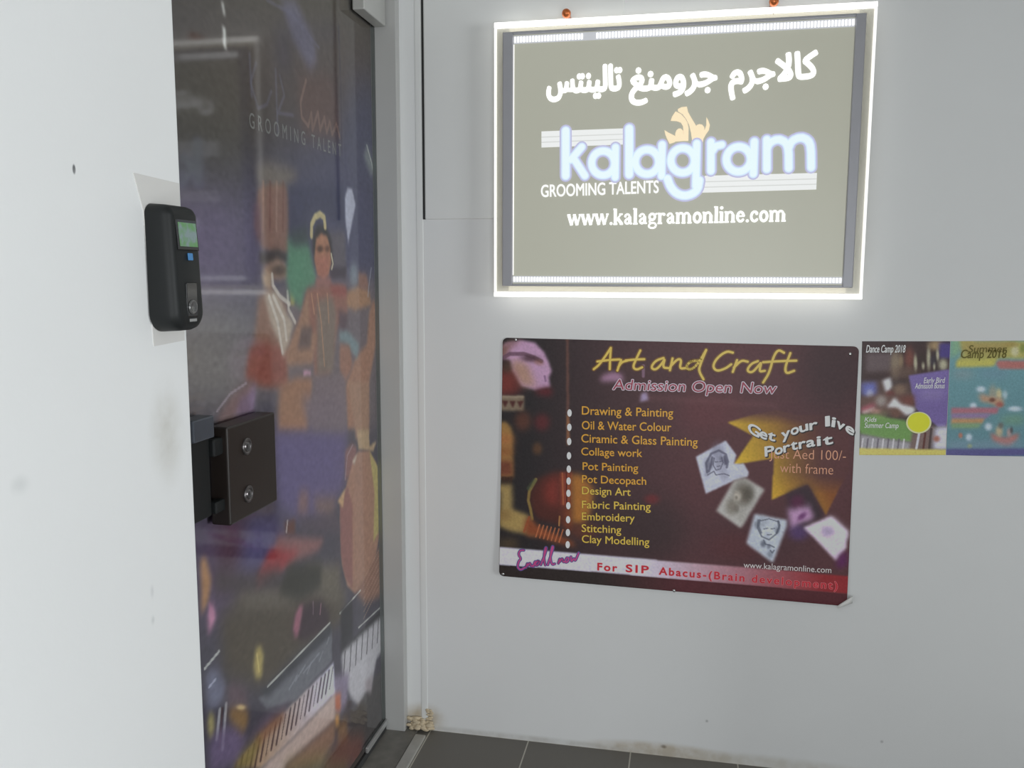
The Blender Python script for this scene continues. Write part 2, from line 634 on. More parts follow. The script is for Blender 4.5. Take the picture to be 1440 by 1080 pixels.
# ---------------------------------------------------------------- lit sign
sign = empty('lit_sign', (0.6878, -0.05, 1.309))
tag(sign, 'large glowing framed acrylic sign with white lettering high on the back wall', 'sign')
SX0, SX1, SZ0, SZ1 = 0.2131, 1.1625, 1.309, 2.026
box('acrylic_panel', SX0 + 0.006, SX1 - 0.006, -0.050, -0.042, SZ0 + 0.013, SZ1 - 0.013, M_acrylic, sign)
G_edge = glow('edge_lit_acrylic', (1.0, 0.995, 0.96), 2.0)
G_side = glow('edge_lit_acrylic_side', (1.0, 0.995, 0.97), 1.1)
for a in ((SX0, SX1, SZ1 - 0.0135, SZ1, G_edge), (SX0, SX1, SZ0, SZ0 + 0.0135, G_edge),
          (SX0, SX0 + 0.006, SZ0 + 0.0135, SZ1 - 0.0135, G_side), (SX1 - 0.006, SX1, SZ0 + 0.0135, SZ1 - 0.0135, G_side)):
    e = box('lit_edge', a[0], a[1], -0.052, -0.040, a[2], a[3], a[4], sign, 0.001, 1)
    e['label'] = 'white glowing acrylic edge'
# aluminium frame
FX0, FX1, FZ0, FZ1 = 0.2385, 1.1365, 1.338, 1.9975
IX0, IX1 = 0.2655, 1.1125
bm = bmesh.new()
add_box(bm, FX0, IX0, -0.064, -0.050, FZ0, FZ1, 0.002)
add_box(bm, IX1, FX1, -0.064, -0.050, FZ0, FZ1, 0.002)
add_box(bm, IX0, IX1, -0.064, -0.050, FZ1 - 0.006, FZ1, 0.001)
add_box(bm, IX0, IX1, -0.064, -0.050, FZ0, FZ0 + 0.006, 0.001)
fr = bm_obj('frame', bm, plain('grey_sign_frame', (0.40, 0.40, 0.43), 0.4, 0.2, noise=0.03, scale=15), sign)
fr['label'] = 'grey metal frame'
G_face = new_mat('lit_sign_face')
M_face, nt, b = G_face
b.inputs['Base Color'].default_value = (0.40, 0.395, 0.325, 1)
b.inputs['Roughness'].default_value = 0.35
b.inputs['Emission Color'].default_value = (0.95, 0.96, 0.80, 1)
b.inputs['Emission Strength'].default_value = 0.19
face = box('face_panel', IX0, IX1, -0.0525, -0.0502, FZ0 + 0.006, FZ1 - 0.006, M_face, sign)
face['label'] = 'grey beige lit face'
# rows of LEDs along the top and bottom of the face
M_tape = glow('led_tape', (0.90, 0.93, 1.0), 0.42)
M_led = glow('led_diodes', (0.97, 0.985, 1.0), 1.7)
for z0, z1, blank in ((1.969, 1.9885, (0.452, 0.478)), (1.3475, 1.365, (9, 9))):
    bm = bmesh.new()
    add_box(bm, IX0 + 0.001, IX1 - 0.001, -0.0555, -0.0525, z0, z1)
    strip = bm_obj('led_strip', bm, M_tape, sign)
    strip['label'] = 'white row of small lamps'
    for side in (-1, 1):
        bm = bmesh.new()
        for k in range(106):
            x = IX0 + 0.005 + k * (IX1 - IX0 - 0.01) / 105
            if blank[0] < x < blank[1] or (x < blank[0]) != (side < 0):
                continue
            add_box(bm, x - 0.0022, x + 0.0022, -0.0572, -0.0555, z0 + 0.003, z1 - 0.003)
        if bm.verts:
            bm_obj('diode_row', bm, M_led, strip)
        else:
            bm.free()
# back lamps that light the wall through the clear border
G_back = glow('back_lamp', (1.0, 0.95, 0.80), 1.0)
for z in (2.0085, 1.333):
    e = box('back_lamp', FX0 + 0.010, FX1 - 0.010, -0.024, -0.018, z - 0.008, z + 0.008, G_back, sign)
    e['label'] = 'slim lamp behind the panel edge'
box('inner_reflection_line', IX0, IX0 + 0.0022, -0.0535, -0.0525, FZ0 + 0.03, FZ1 - 0.03, G_side, sign)  # glowing strip put in for a bright reflection along the inner left edge
# copper capped hangers above the top edge
for x in (0.4045, 0.9205):
    bm = bmesh.new()
    lathe(bm, (x, 0, 2.0385), 'y', [(-0.001, 0.007), (-0.044, 0.007), (-0.045, 0.0105), (-0.052, 0.0118), (-0.058, 0.0108), (-0.062, 0.0080), (-0.065, 0.003)])
    add_box(bm, x - 0.0012, x + 0.0012, -0.0495, -0.0475, 2.010, 2.034)
    o = bm_obj('hanger_cap', bm, M_copper, sign, True)
    o['label'] = 'round copper hanger cap'


def on_sign(off):
    return lambda u, v: (u, -0.0525 - off, v)


G_white = glow('lit_white_lettering', (0.98, 1.0, 1.0), 1.15)
G_bars = glow('lit_pale_bars', (0.84, 0.86, 0.85), 0.80)
G_barline = glow('bar_lines', (0.80, 0.82, 0.79), 0.62)
G_soft = glow('lit_soft_white', (0.97, 0.98, 0.97), 0.86)
G_lav = glow('lavender_outline', (0.58, 0.58, 0.92), 0.60)
G_pale = glow('pale_blue_letter', (0.62, 0.78, 1.0), 0.78)
G_core = glow('white_letter_core', (0.80, 0.97, 1.0), 0.80)
G_flame = glow('pale_orange_flame', (1.0, 0.80, 0.48), 0.80)
G_flame2 = glow('deep_orange_flame', (0.93, 0.66, 0.38), 0.85)

# Arabic line, in joined letter forms set from left to right
arabic = ['\uFEDB\uFE8E\uFEFB\uFE9F\uFEAE\uFEE1', '\uFE9F\uFEAE\uFEED\uFEE3\uFEE8\uFECE', '\uFE97\uFE8E\uFEDF\uFEF4\uFEE8\uFE98\uFEB2']
for word, e, cap in ((arabic[0], [(0.8207, 1.8428), (1.0299, 1.8549)], 0.060), (arabic[1], [(0.5720, 1.8384), (0.7875, 1.8458)], 0.060), (arabic[2], [(0.3571, 1.8411), (0.5482, 1.8428)], 0.060)):
    f = Flat()
    f.text(word[::-1], e, cap, offset=0.040)
    f.build('arabic_lettering', G_white, sign, on_sign(0.0012), 0.001)

# striped bars
for quad, n in (([(0.3416, 1.7440), (0.5566, 1.7454), (0.5574, 1.7048), (0.3419, 1.7026)], 3), ([(0.7665, 1.6212), (1.0399, 1.6228), (1.0402, 1.5823), (0.7585, 1.5788)], 3)):
    q = np.array(quad)
    f = Flat()
    f.poly([tuple(p) for p in q])
    f.build('striped_bar', G_bars, sign, on_sign(0.0006), 0.0005)
    f = Flat()
    for t in (0.36, 0.68):
        for w, lst in ((0.05, f),):
            a0, a1 = q[0] * (1 - t) + q[3] * t, q[1] * (1 - t) + q[2] * t
            lst.stroke([a0, a1], 0.0026, caps=False)
    f.build('bar_line', G_barline, sign, on_sign(0.0009))

# the big word
ZS = 0.000539
word = []
word.append(([(0.4063, 1.7432), (0.4076, 1.6282)], 54, 40))
word.append(([(0.4493, 1.7010), (0.4204, 1.6688)], 50, 36))
word.append(([(0.4278, 1.6726), (0.4583, 1.6272)], 50, 36))
for cx_, cy_, st0, st1, sx in ((368, 250, 180, 312, 425), (572, 242, 166, 303, 640), (735, 234, 160, 345, 797), (985, 226, 150, 288, 1052)):
    word.append((('ring', cx_, cy_, 54), 50, 36))
    word.append((('stem', sx, st0, st1), 50, 36))
word.append(([(0.5717, 1.7438), (0.5740, 1.6283)], 54, 40))
word.append(([(0.7532, 1.6095), (0.7501, 1.5877), (0.7367, 1.5758), (0.7166, 1.5706), (0.6955, 1.5776), (0.6807, 1.5943), (0.6724, 1.6154)], 52, 38))
word.append(([(0.7791, 1.7043), (0.7813, 1.6329)], 50, 36))
word.append(([(0.7830, 1.6816), (0.7913, 1.6943), (0.8062, 1.6971)], 44, 34))
word.append(([(0.9159, 1.7070), (0.9187, 1.6343)], 50, 36))
word.append(([(0.9168, 1.6836), (0.9221, 1.6983), (0.9421, 1.7084), (0.9618, 1.6994), (0.9693, 1.6822), (0.9718, 1.6354)], 50, 36))
word.append(([(0.9692, 1.6843), (0.9753, 1.7022), (0.9967, 1.7111), (1.0152, 1.7032), (1.0226, 1.6862), (1.0254, 1.6363)], 50, 36))
SB = np.array([(0.3004, 1.8088), (0.8564, 1.7895), (0.3034, 1.2357)])      # sheet axes of the lettering grid
SU, SV = (SB[1] - SB[0]) / 1000, (SB[2] - SB[0]) / 1000


def s3(x, y):
    return tuple(SB[0] + SU * x + SV * y)


for layer, (mt, off, name) in enumerate(((G_lav, 0.0018, 'letter_outline'), (G_pale, 0.0024, 'letter_edge'), (G_core, 0.0030, 'letter_core'))):
    f = Flat()
    for pts, wo, wi in word:
        w = (wo + 6, wi + 5, wi - 7)[layer] * ZS
        if pts[0] == 'ring':
            f.stroke([s3(pts[1] + pts[3] * math.cos(k * math.pi / 16), pts[2] + pts[3] * math.sin(k * math.pi / 16)) for k in range(32)], w, closed=True)
        elif pts[0] == 'stem':
            f.stroke([s3(pts[1], pts[2]), s3(pts[1], pts[3])], w)
        else:
            f.stroke(pts, w, smooth=1 if len(pts) > 3 else 0)
    f.build(name, mt, sign, on_sign(off))

f = Flat()
f.text('GROOMING TALENTS', [(0.3421, 1.5742), (0.6504, 1.5805)], 0.031, offset=0.014)
f.build('tagline_lettering', G_soft, sign, on_sign(0.0012), 0.0008)

# dancing flame figures above the g
f = Flat()
f.poly([(0.6616, 1.7380), (0.6720, 1.7311), (0.6879, 1.7232), (0.6903, 1.7187), (0.6891, 1.7069), (0.6757, 1.7028), (0.6686, 1.7164), (0.6647, 1.7254)])
f.poly([(0.6893, 1.7291), (0.6920, 1.7364), (0.6972, 1.7407), (0.7031, 1.7405), (0.7092, 1.7344), (0.7107, 1.7093), (0.6891, 1.7084)])
f.poly([(0.6769, 1.7604), (0.6800, 1.7706), (0.6886, 1.7836), (0.7021, 1.7765), (0.7128, 1.7652), (0.7191, 1.7547), (0.7224, 1.7414), (0.7226, 1.7090), (0.7092, 1.7093), (0.7101, 1.7300), (0.7082, 1.7462), (0.7027, 1.7552), (0.6922, 1.7592)])
f.build('flame', G_flame, sign, on_sign(0.0014))
f = Flat()
f.poly([(0.6944, 1.7893), (0.7032, 1.7934), (0.7165, 1.7944), (0.7198, 1.7811), (0.7276, 1.7676), (0.7369, 1.7527), (0.7431, 1.7422), (0.7442, 1.7054), (0.7322, 1.7087), (0.7287, 1.7294), (0.7237, 1.7487), (0.7159, 1.7636), (0.7066, 1.7757), (0.6945, 1.7834)])
f.poly([(0.7394, 1.7423), (0.7429, 1.7481), (0.7488, 1.7501), (0.7562, 1.7484), (0.7616, 1.7417), (0.7620, 1.7285), (0.7590, 1.7050), (0.7397, 1.7055)])
f.poly([(0.7659, 1.7671), (0.7706, 1.7589), (0.7751, 1.7471), (0.7728, 1.7340), (0.7658, 1.7239), (0.7574, 1.7080), (0.7555, 1.7228), (0.7632, 1.7372), (0.7665, 1.7474)])
f.build('flame', G_flame, sign, on_sign(0.0012))

# web address in a fat serif face, built from thick and thin strokes
T_, t_ = 0.30, 0.15
GL = {
    'w': (1.42, [((0.05, 1), (0.36, 0), T_), ((0.36, 0), (0.64, 1), t_), ((0.64, 1), (0.94, 0), T_), ((0.94, 0), (1.24, 1), t_), ((-0.1, 1), (0.24, 1), t_), ((0.5, 1), (0.8, 1), t_), ((1.1, 1), (1.36, 1), t_)], []),
    'k': (1.02, [((0.2, 0), (0.2, 1.5), T_), ((0.0, 0.03), (0.42, 0.03), t_), ((0.0, 1.45), (0.2, 1.45), t_), ((0.3, 0.4), (0.78, 0.97), t_), ((0.42, 0.6), (0.86, 0.05), T_), ((0.6, 0.97), (0.95, 0.97), t_), ((0.65, 0.03), (1.0, 0.03), t_)], []),
    'l': (0.52, [((0.24, 0), (0.24, 1.5), T_), ((0.02, 0.03), (0.48, 0.03), t_), ((0.02, 1.45), (0.24, 1.45), t_)], []),
    'i': (0.52, [((0.24, 0), (0.24, 1.0), T_), ((0.02, 0.03), (0.48, 0.03), t_), ((0.02, 0.96), (0.24, 0.96), t_), ((0.22, 1.36), (0.25, 1.36), 0.3)], []),
    'n': (1.12, [((0.22, 0), (0.22, 1.0), T_), ((0.84, 0), (0.84, 0.7), T_), ((0.0, 0.03), (0.44, 0.03), t_), ((0.62, 0.03), (1.06, 0.03), t_), ((0.0, 0.96), (0.22, 0.96), t_)], [([(0.25, 0.75), (0.45, 0.95), (0.68, 0.95), (0.84, 0.7)], 0.2)]),
    'm': (1.68, [((0.22, 0), (0.22, 1.0), T_), ((0.8, 0), (0.8, 0.7), T_), ((1.38, 0), (1.38, 0.7), T_), ((0.0, 0.03), (0.42, 0.03), t_), ((0.6, 0.03), (1.0, 0.03), t_), ((1.18, 0.03), (1.6, 0.03), t_), ((0.0, 0.96), (0.22, 0.96), t_)], [([(0.25, 0.75), (0.42, 0.95), (0.64, 0.95), (0.8, 0.7)], 0.2), ([(0.83, 0.75), (1.0, 0.95), (1.22, 0.95), (1.38, 0.7)], 0.2)]),
    'r': (0.82, [((0.22, 0), (0.22, 1.0), T_), ((0.0, 0.03), (0.46, 0.03), t_), ((0.0, 0.96), (0.22, 0.96), t_), ((0.62, 0.86), (0.65, 0.86), 0.26)], [([(0.25, 0.7), (0.38, 0.92), (0.62, 0.94)], 0.17)]),
    'o': (0.98, [], [(arc(0.47, 0.5, 0.32, 0.44, 0, 360, 16), 0.25)]),
    'e': (0.92, [((0.14, 0.55), (0.74, 0.55), t_)], [(arc(0.45, 0.5, 0.31, 0.44, 10, 320, 14), 0.23)]),
    'c': (0.88, [((0.66, 0.74), (0.68, 0.74), 0.24)], [(arc(0.46, 0.5, 0.32, 0.44, 45, 320, 14), 0.23)]),
    'a': (0.98, [((0.66, 0.08), (0.66, 0.72), T_), ((0.66, 0.06), (0.9, 0.06), t_), ((0.2, 0.76), (0.22, 0.76), 0.22)], [([(0.18, 0.8), (0.35, 0.96), (0.56, 0.93), (0.66, 0.72)], 0.17), ([(0.64, 0.56), (0.36, 0.5), (0.16, 0.28), (0.3, 0.06), (0.48, 0.06), (0.66, 0.22)], 0.2)]),
    'g': (1.0, [((0.72, 0.9), (0.95, 0.95), 0.16)], [(arc(0.45, 0.66, 0.28, 0.29, 0, 360, 14), 0.22), ([(0.25, 0.36), (0.16, 0.2), (0.3, 0.08), (0.7, 0.08), (0.86, -0.12), (0.76, -0.36), (0.4, -0.42), (0.12, -0.3), (0.14, -0.08), (0.34, 0.06)], 0.17)]),
    '.': (0.42, [((0.18, 0.1), (0.2, 0.1), 0.28)], []),
}


def serif_line(f, text, ends, xh):
    p0, p1 = np.array(ends[0]), np.array(ends[1])
    total = sum(GL[c][0] for c in text)
    d = (p1 - p0) / total
    up = np.array([-d[1], d[0]]) / np.hypot(*d) * xh
    k = np.hypot(*d)
    pos = 0.0
    for ch in text:
        adv, bars, curves = GL[ch]
        to = lambda x, y: p0 + d * (pos + x) + up * y
        for (a, b2, w) in bars:
            f.stroke([to(*a), to(*b2)], w * (k + xh) / 2, caps=w > 0.2 and abs(a[0] - b2[0]) < 0.05 and abs(a[1] - b2[1]) < 0.05)
        for pts, w in curves:
            f.stroke([to(*p) for p in pts], w * (k + xh) / 2, smooth=1)
        pos += adv


f = Flat()
serif_line(f, 'www.kalagramonline.com', [(0.4155, 1.4989), (0.9719, 1.5048)], 0.027)
f.build('web_address_lettering', G_white, sign, on_sign(0.0012))

# ---------------------------------------------------------------- art and craft poster
poster = empty('poster', (0.698, -0.004, 0.495))
tag(poster, 'large dark red art class poster in landscape format below the lit sign', 'poster')
PC = np.array([[0.2275, 1.1935], [1.1705, 1.1865], [1.1725, 0.4905], [0.2200, 0.5045]])   # TL TR BR BL in (x, z)


def poster_y(x, z):
    v = np.clip((1.19 - z) / 0.69, 0, 1)
    return -(0.0035 + 0.010 * v ** 3 + 0.0015 * np.sin(4.0 * (x - 0.22)) ** 2 * v)


NU, NV = 560, 410
uu, vv = np.meshgrid(np.linspace(0, 1, NU), np.linspace(0, 1, NV))
PX = (PC[0, 0] * (1 - uu) + PC[1, 0] * uu) * (1 - vv) + (PC[3, 0] * (1 - uu) + PC[2, 0] * uu) * vv
PZ = (PC[0, 1] * (1 - uu) + PC[1, 1] * uu) * (1 - vv) + (PC[3, 1] * (1 - uu) + PC[2, 1] * uu) * vv
# rounded corners: pull the outermost points in
edge = np.minimum(np.minimum(uu, 1 - uu) * 0.95, np.minimum(vv, 1 - vv) * 0.69)
A = Art(PX, PZ)
A.fill((70, 49, 52))
A.C = A.grad([(0.3095, 0.8472), (0.7601, 0.8530)][0], (47, 44, 45), [(0.3095, 0.8472), (0.7601, 0.8530)][1], (82, 53, 56))
A.blob([(1.1127, 1.1319), (1.2171, 1.1344), (1.1196, 0.9842)], (58, 46, 48), 0.75)
A.blob([(0.6672, 1.1358), (0.8077, 1.1390), (0.6691, 1.0558)], (72, 52, 54), 0.6)
A.blob([(0.9359, 0.6545), (1.1076, 0.6657), (0.9395, 0.5572)], (66, 48, 52), 0.6)
A.blob([(0.6494, 0.6664), (0.7652, 0.6736), (0.6518, 0.5591)], (55, 46, 47), 0.7)
A.blob([(0.8051, 1.0018), (0.8953, 1.0049), (0.8069, 0.9435)], (96, 54, 58), 0.5)
A.blob([(0.8874, 0.6363), (0.9781, 0.6423), (0.8892, 0.5837)], (86, 48, 50), 0.6)
A.poly([(0.6120, 1.0409), (0.9766, 1.0291), (0.9768, 1.0220), (0.6121, 1.0335)], (110, 72, 74), 0.006, 0.6)
A.poly([(0.4061, 1.1964), (0.4135, 1.1966), (0.4198, 0.9055), (0.4109, 0.8937)], (96, 66, 58), 0.002, 0.8)
A.poly([(0.4100, 0.9806), (0.4175, 0.9809), (0.4199, 0.8979), (0.4124, 0.8930)], (140, 92, 60), 0.002, 0.7)
# woman's face, top left corner
A.blob([(0.2557, 1.0817), (0.2970, 1.0828), (0.2558, 1.0294)], (92, 46, 46), 0.8)
A.poly([(0.2234, 1.1645), (0.2366, 1.1795), (0.2815, 1.1877), (0.3188, 1.1810), (0.3450, 1.1559), (0.3582, 1.1286), (0.3669, 1.1030), (0.3589, 1.0844), (0.3636, 1.0586), (0.3216, 1.0485), (0.2821, 1.0593), (0.2556, 1.1003), (0.2499, 1.1299), (0.2234, 1.1367)], (164, 128, 158), 0.004)
A.poly([(0.2499, 1.1280), (0.2818, 1.1306), (0.3025, 1.1126), (0.3234, 1.0575), (0.2821, 1.0593), (0.2556, 1.1003)], (152, 118, 104), 0.010)
A.poly([(0.2234, 1.1682), (0.2441, 1.1815), (0.2853, 1.1896), (0.2479, 1.1668), (0.2404, 1.1408), (0.2234, 1.1348)], (112, 80, 74), 0.008)
A.line([(0.2253, 1.1349), (0.2479, 1.1483), (0.2892, 1.1492), (0.3154, 1.1405), (0.3378, 1.1300)], 0.011, (92, 66, 80), 0.8)
A.blob([(0.3061, 1.1366), (0.3340, 1.1354), (0.3061, 1.1256)], (70, 50, 56), 0.8)
A.blob([(0.3304, 1.1261), (0.3452, 1.1246), (0.3304, 1.1169)], (120, 80, 60), 0.5)
A.line([(0.3474, 1.0878), (0.3501, 1.0749)], 0.006, (110, 80, 110), 0.7)
A.poly([(0.3197, 1.0485), (0.3625, 1.0568), (0.3700, 1.0477), (0.3646, 1.0327), (0.3235, 1.0371)], (92, 42, 46), 0.008)
A.poly([(0.2235, 1.0995), (0.2594, 1.0967), (0.2709, 1.0448), (0.2236, 1.0284)], (104, 52, 48), 0.012)
A.poly([(0.2291, 1.1183), (0.2480, 1.1261), (0.2500, 1.0964), (0.2329, 1.0997)], (66, 58, 48), 0.008)
# ornament band, column and hand
A.poly([(0.2236, 1.0284), (0.2890, 1.0304), (0.2892, 0.9885), (0.2237, 0.9863)], (112, 98, 82), 0.003)
A.poly([(0.2236, 1.0284), (0.2890, 1.0304), (0.2891, 1.0252), (0.2236, 1.0232)], (136, 122, 104), 0.002)
for k in range(3):
    x = 55 + k * 60
    A.poly([tuple(p) for p in np.array([(0.2141, 1.0150), (0.2339, 1.0156), (0.2240, 0.9946)]) + np.array([(0.2139, 1.2032), (0.5800, 1.2091)][1]) * 0 + (np.array([(0.2139, 1.2032), (0.5800, 1.2091)][1]) - np.array([(0.2139, 1.2032), (0.5800, 1.2091)][0])) * (x - 26) / 1000], (74, 46, 44), 0.002)
A.blob([(0.2864, 0.9591), (0.3127, 0.9601), (0.2865, 0.9290)], (108, 62, 48), 0.55)
A.blob([(0.3409, 0.9574), (0.3652, 0.9583), (0.3411, 0.9311)], (104, 44, 46), 0.6)
A.blob([(0.3283, 0.8816), (0.3434, 0.8822), (0.3284, 0.8627)], (108, 72, 46), 0.55)
A.poly([(0.2226, 0.9530), (0.2371, 0.9554), (0.2523, 0.9390), (0.2581, 0.9127), (0.2573, 0.7945), (0.2228, 0.7928)], (138, 104, 60), 0.005)
A.poly([(0.2226, 0.9189), (0.2570, 0.9165), (0.2570, 0.8899), (0.2227, 0.8923)], (146, 92, 56), 0.012)
A.poly([(0.2227, 0.8771), (0.2571, 0.8785), (0.2571, 0.8595), (0.2227, 0.8580)], (124, 76, 48), 0.010)
A.poly([(0.2231, 0.8433), (0.2572, 0.8448), (0.2574, 0.7984), (0.2232, 0.7967)], (104, 62, 48), 0.006)
for k in range(4):
    A.poly([tuple(p) for p in np.array([(0.2247, 0.7968), (0.2341, 0.7972), (0.2294, 0.7674)]) + (np.array([(0.1935, 1.2228), (0.9144, 1.2332)][1]) - np.array([(0.1935, 1.2228), (0.9144, 1.2332)][0])) * k * 11 / 1000], (60, 44, 38), 0.001)
A.poly([(0.2228, 0.7728), (0.2559, 0.7745), (0.2577, 0.6974), (0.2991, 0.6883), (0.3146, 0.6582), (0.3300, 0.6282), (0.2840, 0.6369), (0.2222, 0.6526)], (140, 118, 74), 0.006)
A.poly([(0.2222, 0.6954), (0.2569, 0.6993), (0.3049, 0.6809), (0.2974, 0.6417), (0.2571, 0.6391), (0.2222, 0.6526)], (146, 122, 74), 0.008)
A.blob([(0.2338, 0.6844), (0.2569, 0.6858), (0.2338, 0.6650)], (110, 84, 52), 0.5)
# violin
A.poly([(0.3045, 0.7463), (0.3146, 0.7737), (0.3327, 0.7975), (0.3815, 0.8159), (0.4281, 0.8212), (0.4301, 0.6500), (0.3867, 0.6665), (0.3297, 0.6785), (0.3124, 0.7083)], (74, 44, 40), 0.008)
A.poly([(0.3480, 0.7716), (0.3666, 0.7992), (0.3927, 0.8119), (0.3937, 0.7168), (0.3673, 0.7191), (0.3483, 0.7334)], (112, 50, 44), 0.014)
A.poly([(0.3934, 0.8157), (0.4270, 0.8192), (0.4281, 0.7226), (0.3974, 0.7208)], (122, 58, 46), 0.004)
A.line([(0.4002, 0.8142), (0.4041, 0.7250)], 0.004, (160, 92, 58), 0.7)
A.line([(0.4114, 0.8166), (0.4139, 0.7218)], 0.003, (64, 34, 32), 0.9)
A.line([(0.4218, 0.8171), (0.4244, 0.7224)], 0.003, (90, 40, 36), 0.9)
A.poly([(0.4012, 0.7172), (0.4274, 0.7187), (0.4305, 0.6500), (0.4094, 0.6564)], (110, 58, 42), 0.008)
A.poly([(0.4248, 0.8116), (0.4486, 0.8146), (0.4711, 0.7931), (0.4898, 0.7752), (0.4850, 0.7258), (0.4762, 0.6911), (0.4579, 0.6709), (0.4302, 0.6730)], (150, 96, 46), 0.008)
A.blob([(0.4619, 0.6520), (0.5028, 0.6546), (0.4622, 0.6252)], (100, 56, 44), 0.7)
A.line([(0.3940, 0.6900), (0.3927, 0.6631)], 0.004, (170, 120, 70), 0.8)
A.line([(0.3251, 0.7933), (0.3064, 0.7579), (0.3035, 0.7309), (0.3105, 0.7044), (0.3152, 0.6776)], 0.008, (126, 104, 58), 0.9)
A.line([(0.3214, 0.7893), (0.3044, 0.7655)], 0.012, (70, 84, 60), 0.5)
A.poly([(0.2972, 0.6804), (0.3145, 0.6776), (0.3260, 0.6628), (0.3756, 0.6389), (0.4285, 0.6230), (0.4438, 0.6047), (0.3758, 0.6157), (0.3300, 0.6282), (0.3033, 0.6265), (0.2917, 0.6413)], (122, 66, 44), 0.006)
for k in range(7):
    x = 300 + k * 30
    A.line([tuple(p) for p in np.array([(0.2143, 0.8377), (0.2250, 0.8745)]) + (np.array([(0.2143, 0.8377), (0.5871, 0.8549)][1]) - np.array([(0.2143, 0.8377), (0.5871, 0.8549)][0])) * x / 1000 + (np.array([(0.2143, 0.8377), (0.2147, 0.4471)][1]) - np.array([(0.2143, 0.8377), (0.5871, 0.8549)][0])) * (555 + k * 6) / 1000], 0.0035, (168, 96, 62), 0.9)
A.line([(0.2917, 0.6394), (0.3068, 0.6829)], 0.006, (134, 70, 46), 0.9)
A.blob([(0.6506, 0.7539), (0.6721, 0.7551), (0.6509, 0.7389)], (110, 44, 46), 0.7)
A.poly([(0.2223, 0.6096), (0.2726, 0.6128), (0.2727, 0.5933), (0.2223, 0.5900)], (92, 74, 52), 0.012, 0.8)
# lilac swirl under the title
A.poly([(0.4998, 1.0771), (0.5104, 1.0957), (0.5355, 1.1054), (0.5607, 1.1006), (0.5683, 1.0790)], (150, 112, 140), 0.006, 0.9)
A.poly([(0.6154, 1.0477), (0.6295, 1.0517), (0.6354, 1.0301), (0.6123, 1.0239)], (150, 134, 168), 0.004, 0.9)
A.line([(0.6191, 1.1237), (0.6197, 1.0948)], 0.008, (138, 108, 132), 0.6)
# gold star
star = [(0.8464, 0.9756), (0.9127, 0.9997), (0.9738, 1.0133), (1.0251, 1.0022), (1.0987, 1.0048), (1.1567, 0.9714), (1.1623, 0.8576), (1.1411, 0.8134), (1.1091, 0.7346), (1.0601, 0.8164), (0.9683, 0.7691), (0.9707, 0.8833), (0.8657, 0.8602), (0.9149, 0.9419)]
m = A.soften(A.inside(star), 0.002)
g = A.grad([(0.8797, 0.8586), (1.1010, 0.9550)][0], (192, 156, 46), [(0.8797, 0.8586), (1.1010, 0.9550)][1], (98, 58, 46))
g2 = A.grad([(0.9729, 0.7752), (1.0929, 0.8398)][0], (186, 146, 46), [(0.9729, 0.7752), (1.0929, 0.8398)][1], (124, 74, 42))
low = np.clip((np.array([(0.1935, 0.8419), (0.1935, 0.7796)])[0][1] - PZ) / 0.05, 0, 1)[..., None]
gg = g * (1 - low) + g2 * low
upm = np.clip((PZ - np.array([(0.1935, 0.9731), (0.1935, 0.9731)])[0][1]) / 0.03, 0, 1)
right = np.clip((PX - np.array([(0.9751, 1.2341), (1.0484, 1.2352)])[0][0]) / 0.12, 0, 1)
fade = m * (1 - 0.85 * np.clip(upm + right * (1 - low[..., 0]), 0, 1))
A.C = A.C * (1 - fade[..., None]) + gg * fade[..., None]
# portrait cards
A.poly([(0.7659, 0.8779), (0.8437, 0.9261), (0.8728, 0.8879), (0.8671, 0.8635), (0.8932, 0.8648), (0.9071, 0.8413), (0.9043, 0.8292), (0.8687, 0.8170), (0.7956, 0.7767)], (172, 174, 192), 0.002)
for x, y, r, c, a in ((215, 240, 36, (96, 94, 112), 0.8), (285, 150, 60, (110, 108, 128), 0.6), (345, 215, 26, (84, 82, 100), 0.8), (300, 250, 40, (134, 132, 150), 0.7), (200, 310, 26, (120, 118, 136), 0.6), (340, 320, 40, (130, 128, 146), 0.6), (315, 195, 18, (90, 88, 108), 0.6)):
    A.blob([tuple(p) for p in np.array([(0.7292, 0.9404), (1.0534, 0.9532), (0.7387, 0.5891)])[0] + np.array([[x, y], [x + r, y], [x, y + r * 1.4]]) / 1000 @ (np.array([(0.7292, 0.9404), (1.0534, 0.9532), (0.7387, 0.5891)])[1:] - np.array([(0.7292, 0.9404), (1.0534, 0.9532), (0.7387, 0.5891)])[0])], c, a)
for s, w in (([(0.7974, 0.8360), (0.7940, 0.8619), (0.8064, 0.8884), (0.8266, 0.8982), (0.8450, 0.8883), (0.8512, 0.8680), (0.8485, 0.8523)], 0.006), ([(0.8147, 0.8766), (0.8127, 0.8575), (0.8204, 0.8434), (0.8322, 0.8474), (0.8382, 0.8649), (0.8344, 0.8793)], 0.003), ([(0.8020, 0.8397), (0.8079, 0.8608), (0.8094, 0.8781)], 0.006), ([(0.8419, 0.8830), (0.8458, 0.8625)], 0.006), ([(0.7990, 0.8291), (0.8152, 0.8403), (0.8205, 0.8302), (0.8418, 0.8347), (0.8558, 0.8302)], 0.003), ([(0.8184, 0.8661), (0.8249, 0.8671)], 0.003), ([(0.8295, 0.8673), (0.8354, 0.8690)], 0.003), ([(0.8234, 0.8539), (0.8306, 0.8556)], 0.003)):
    A.line(s, w, (78, 76, 94), 0.7)
A.poly([(0.8687, 0.8170), (0.8979, 0.8264), (0.9494, 0.7970), (0.8913, 0.6860), (0.8246, 0.7310)], (166, 163, 160), 0.003)
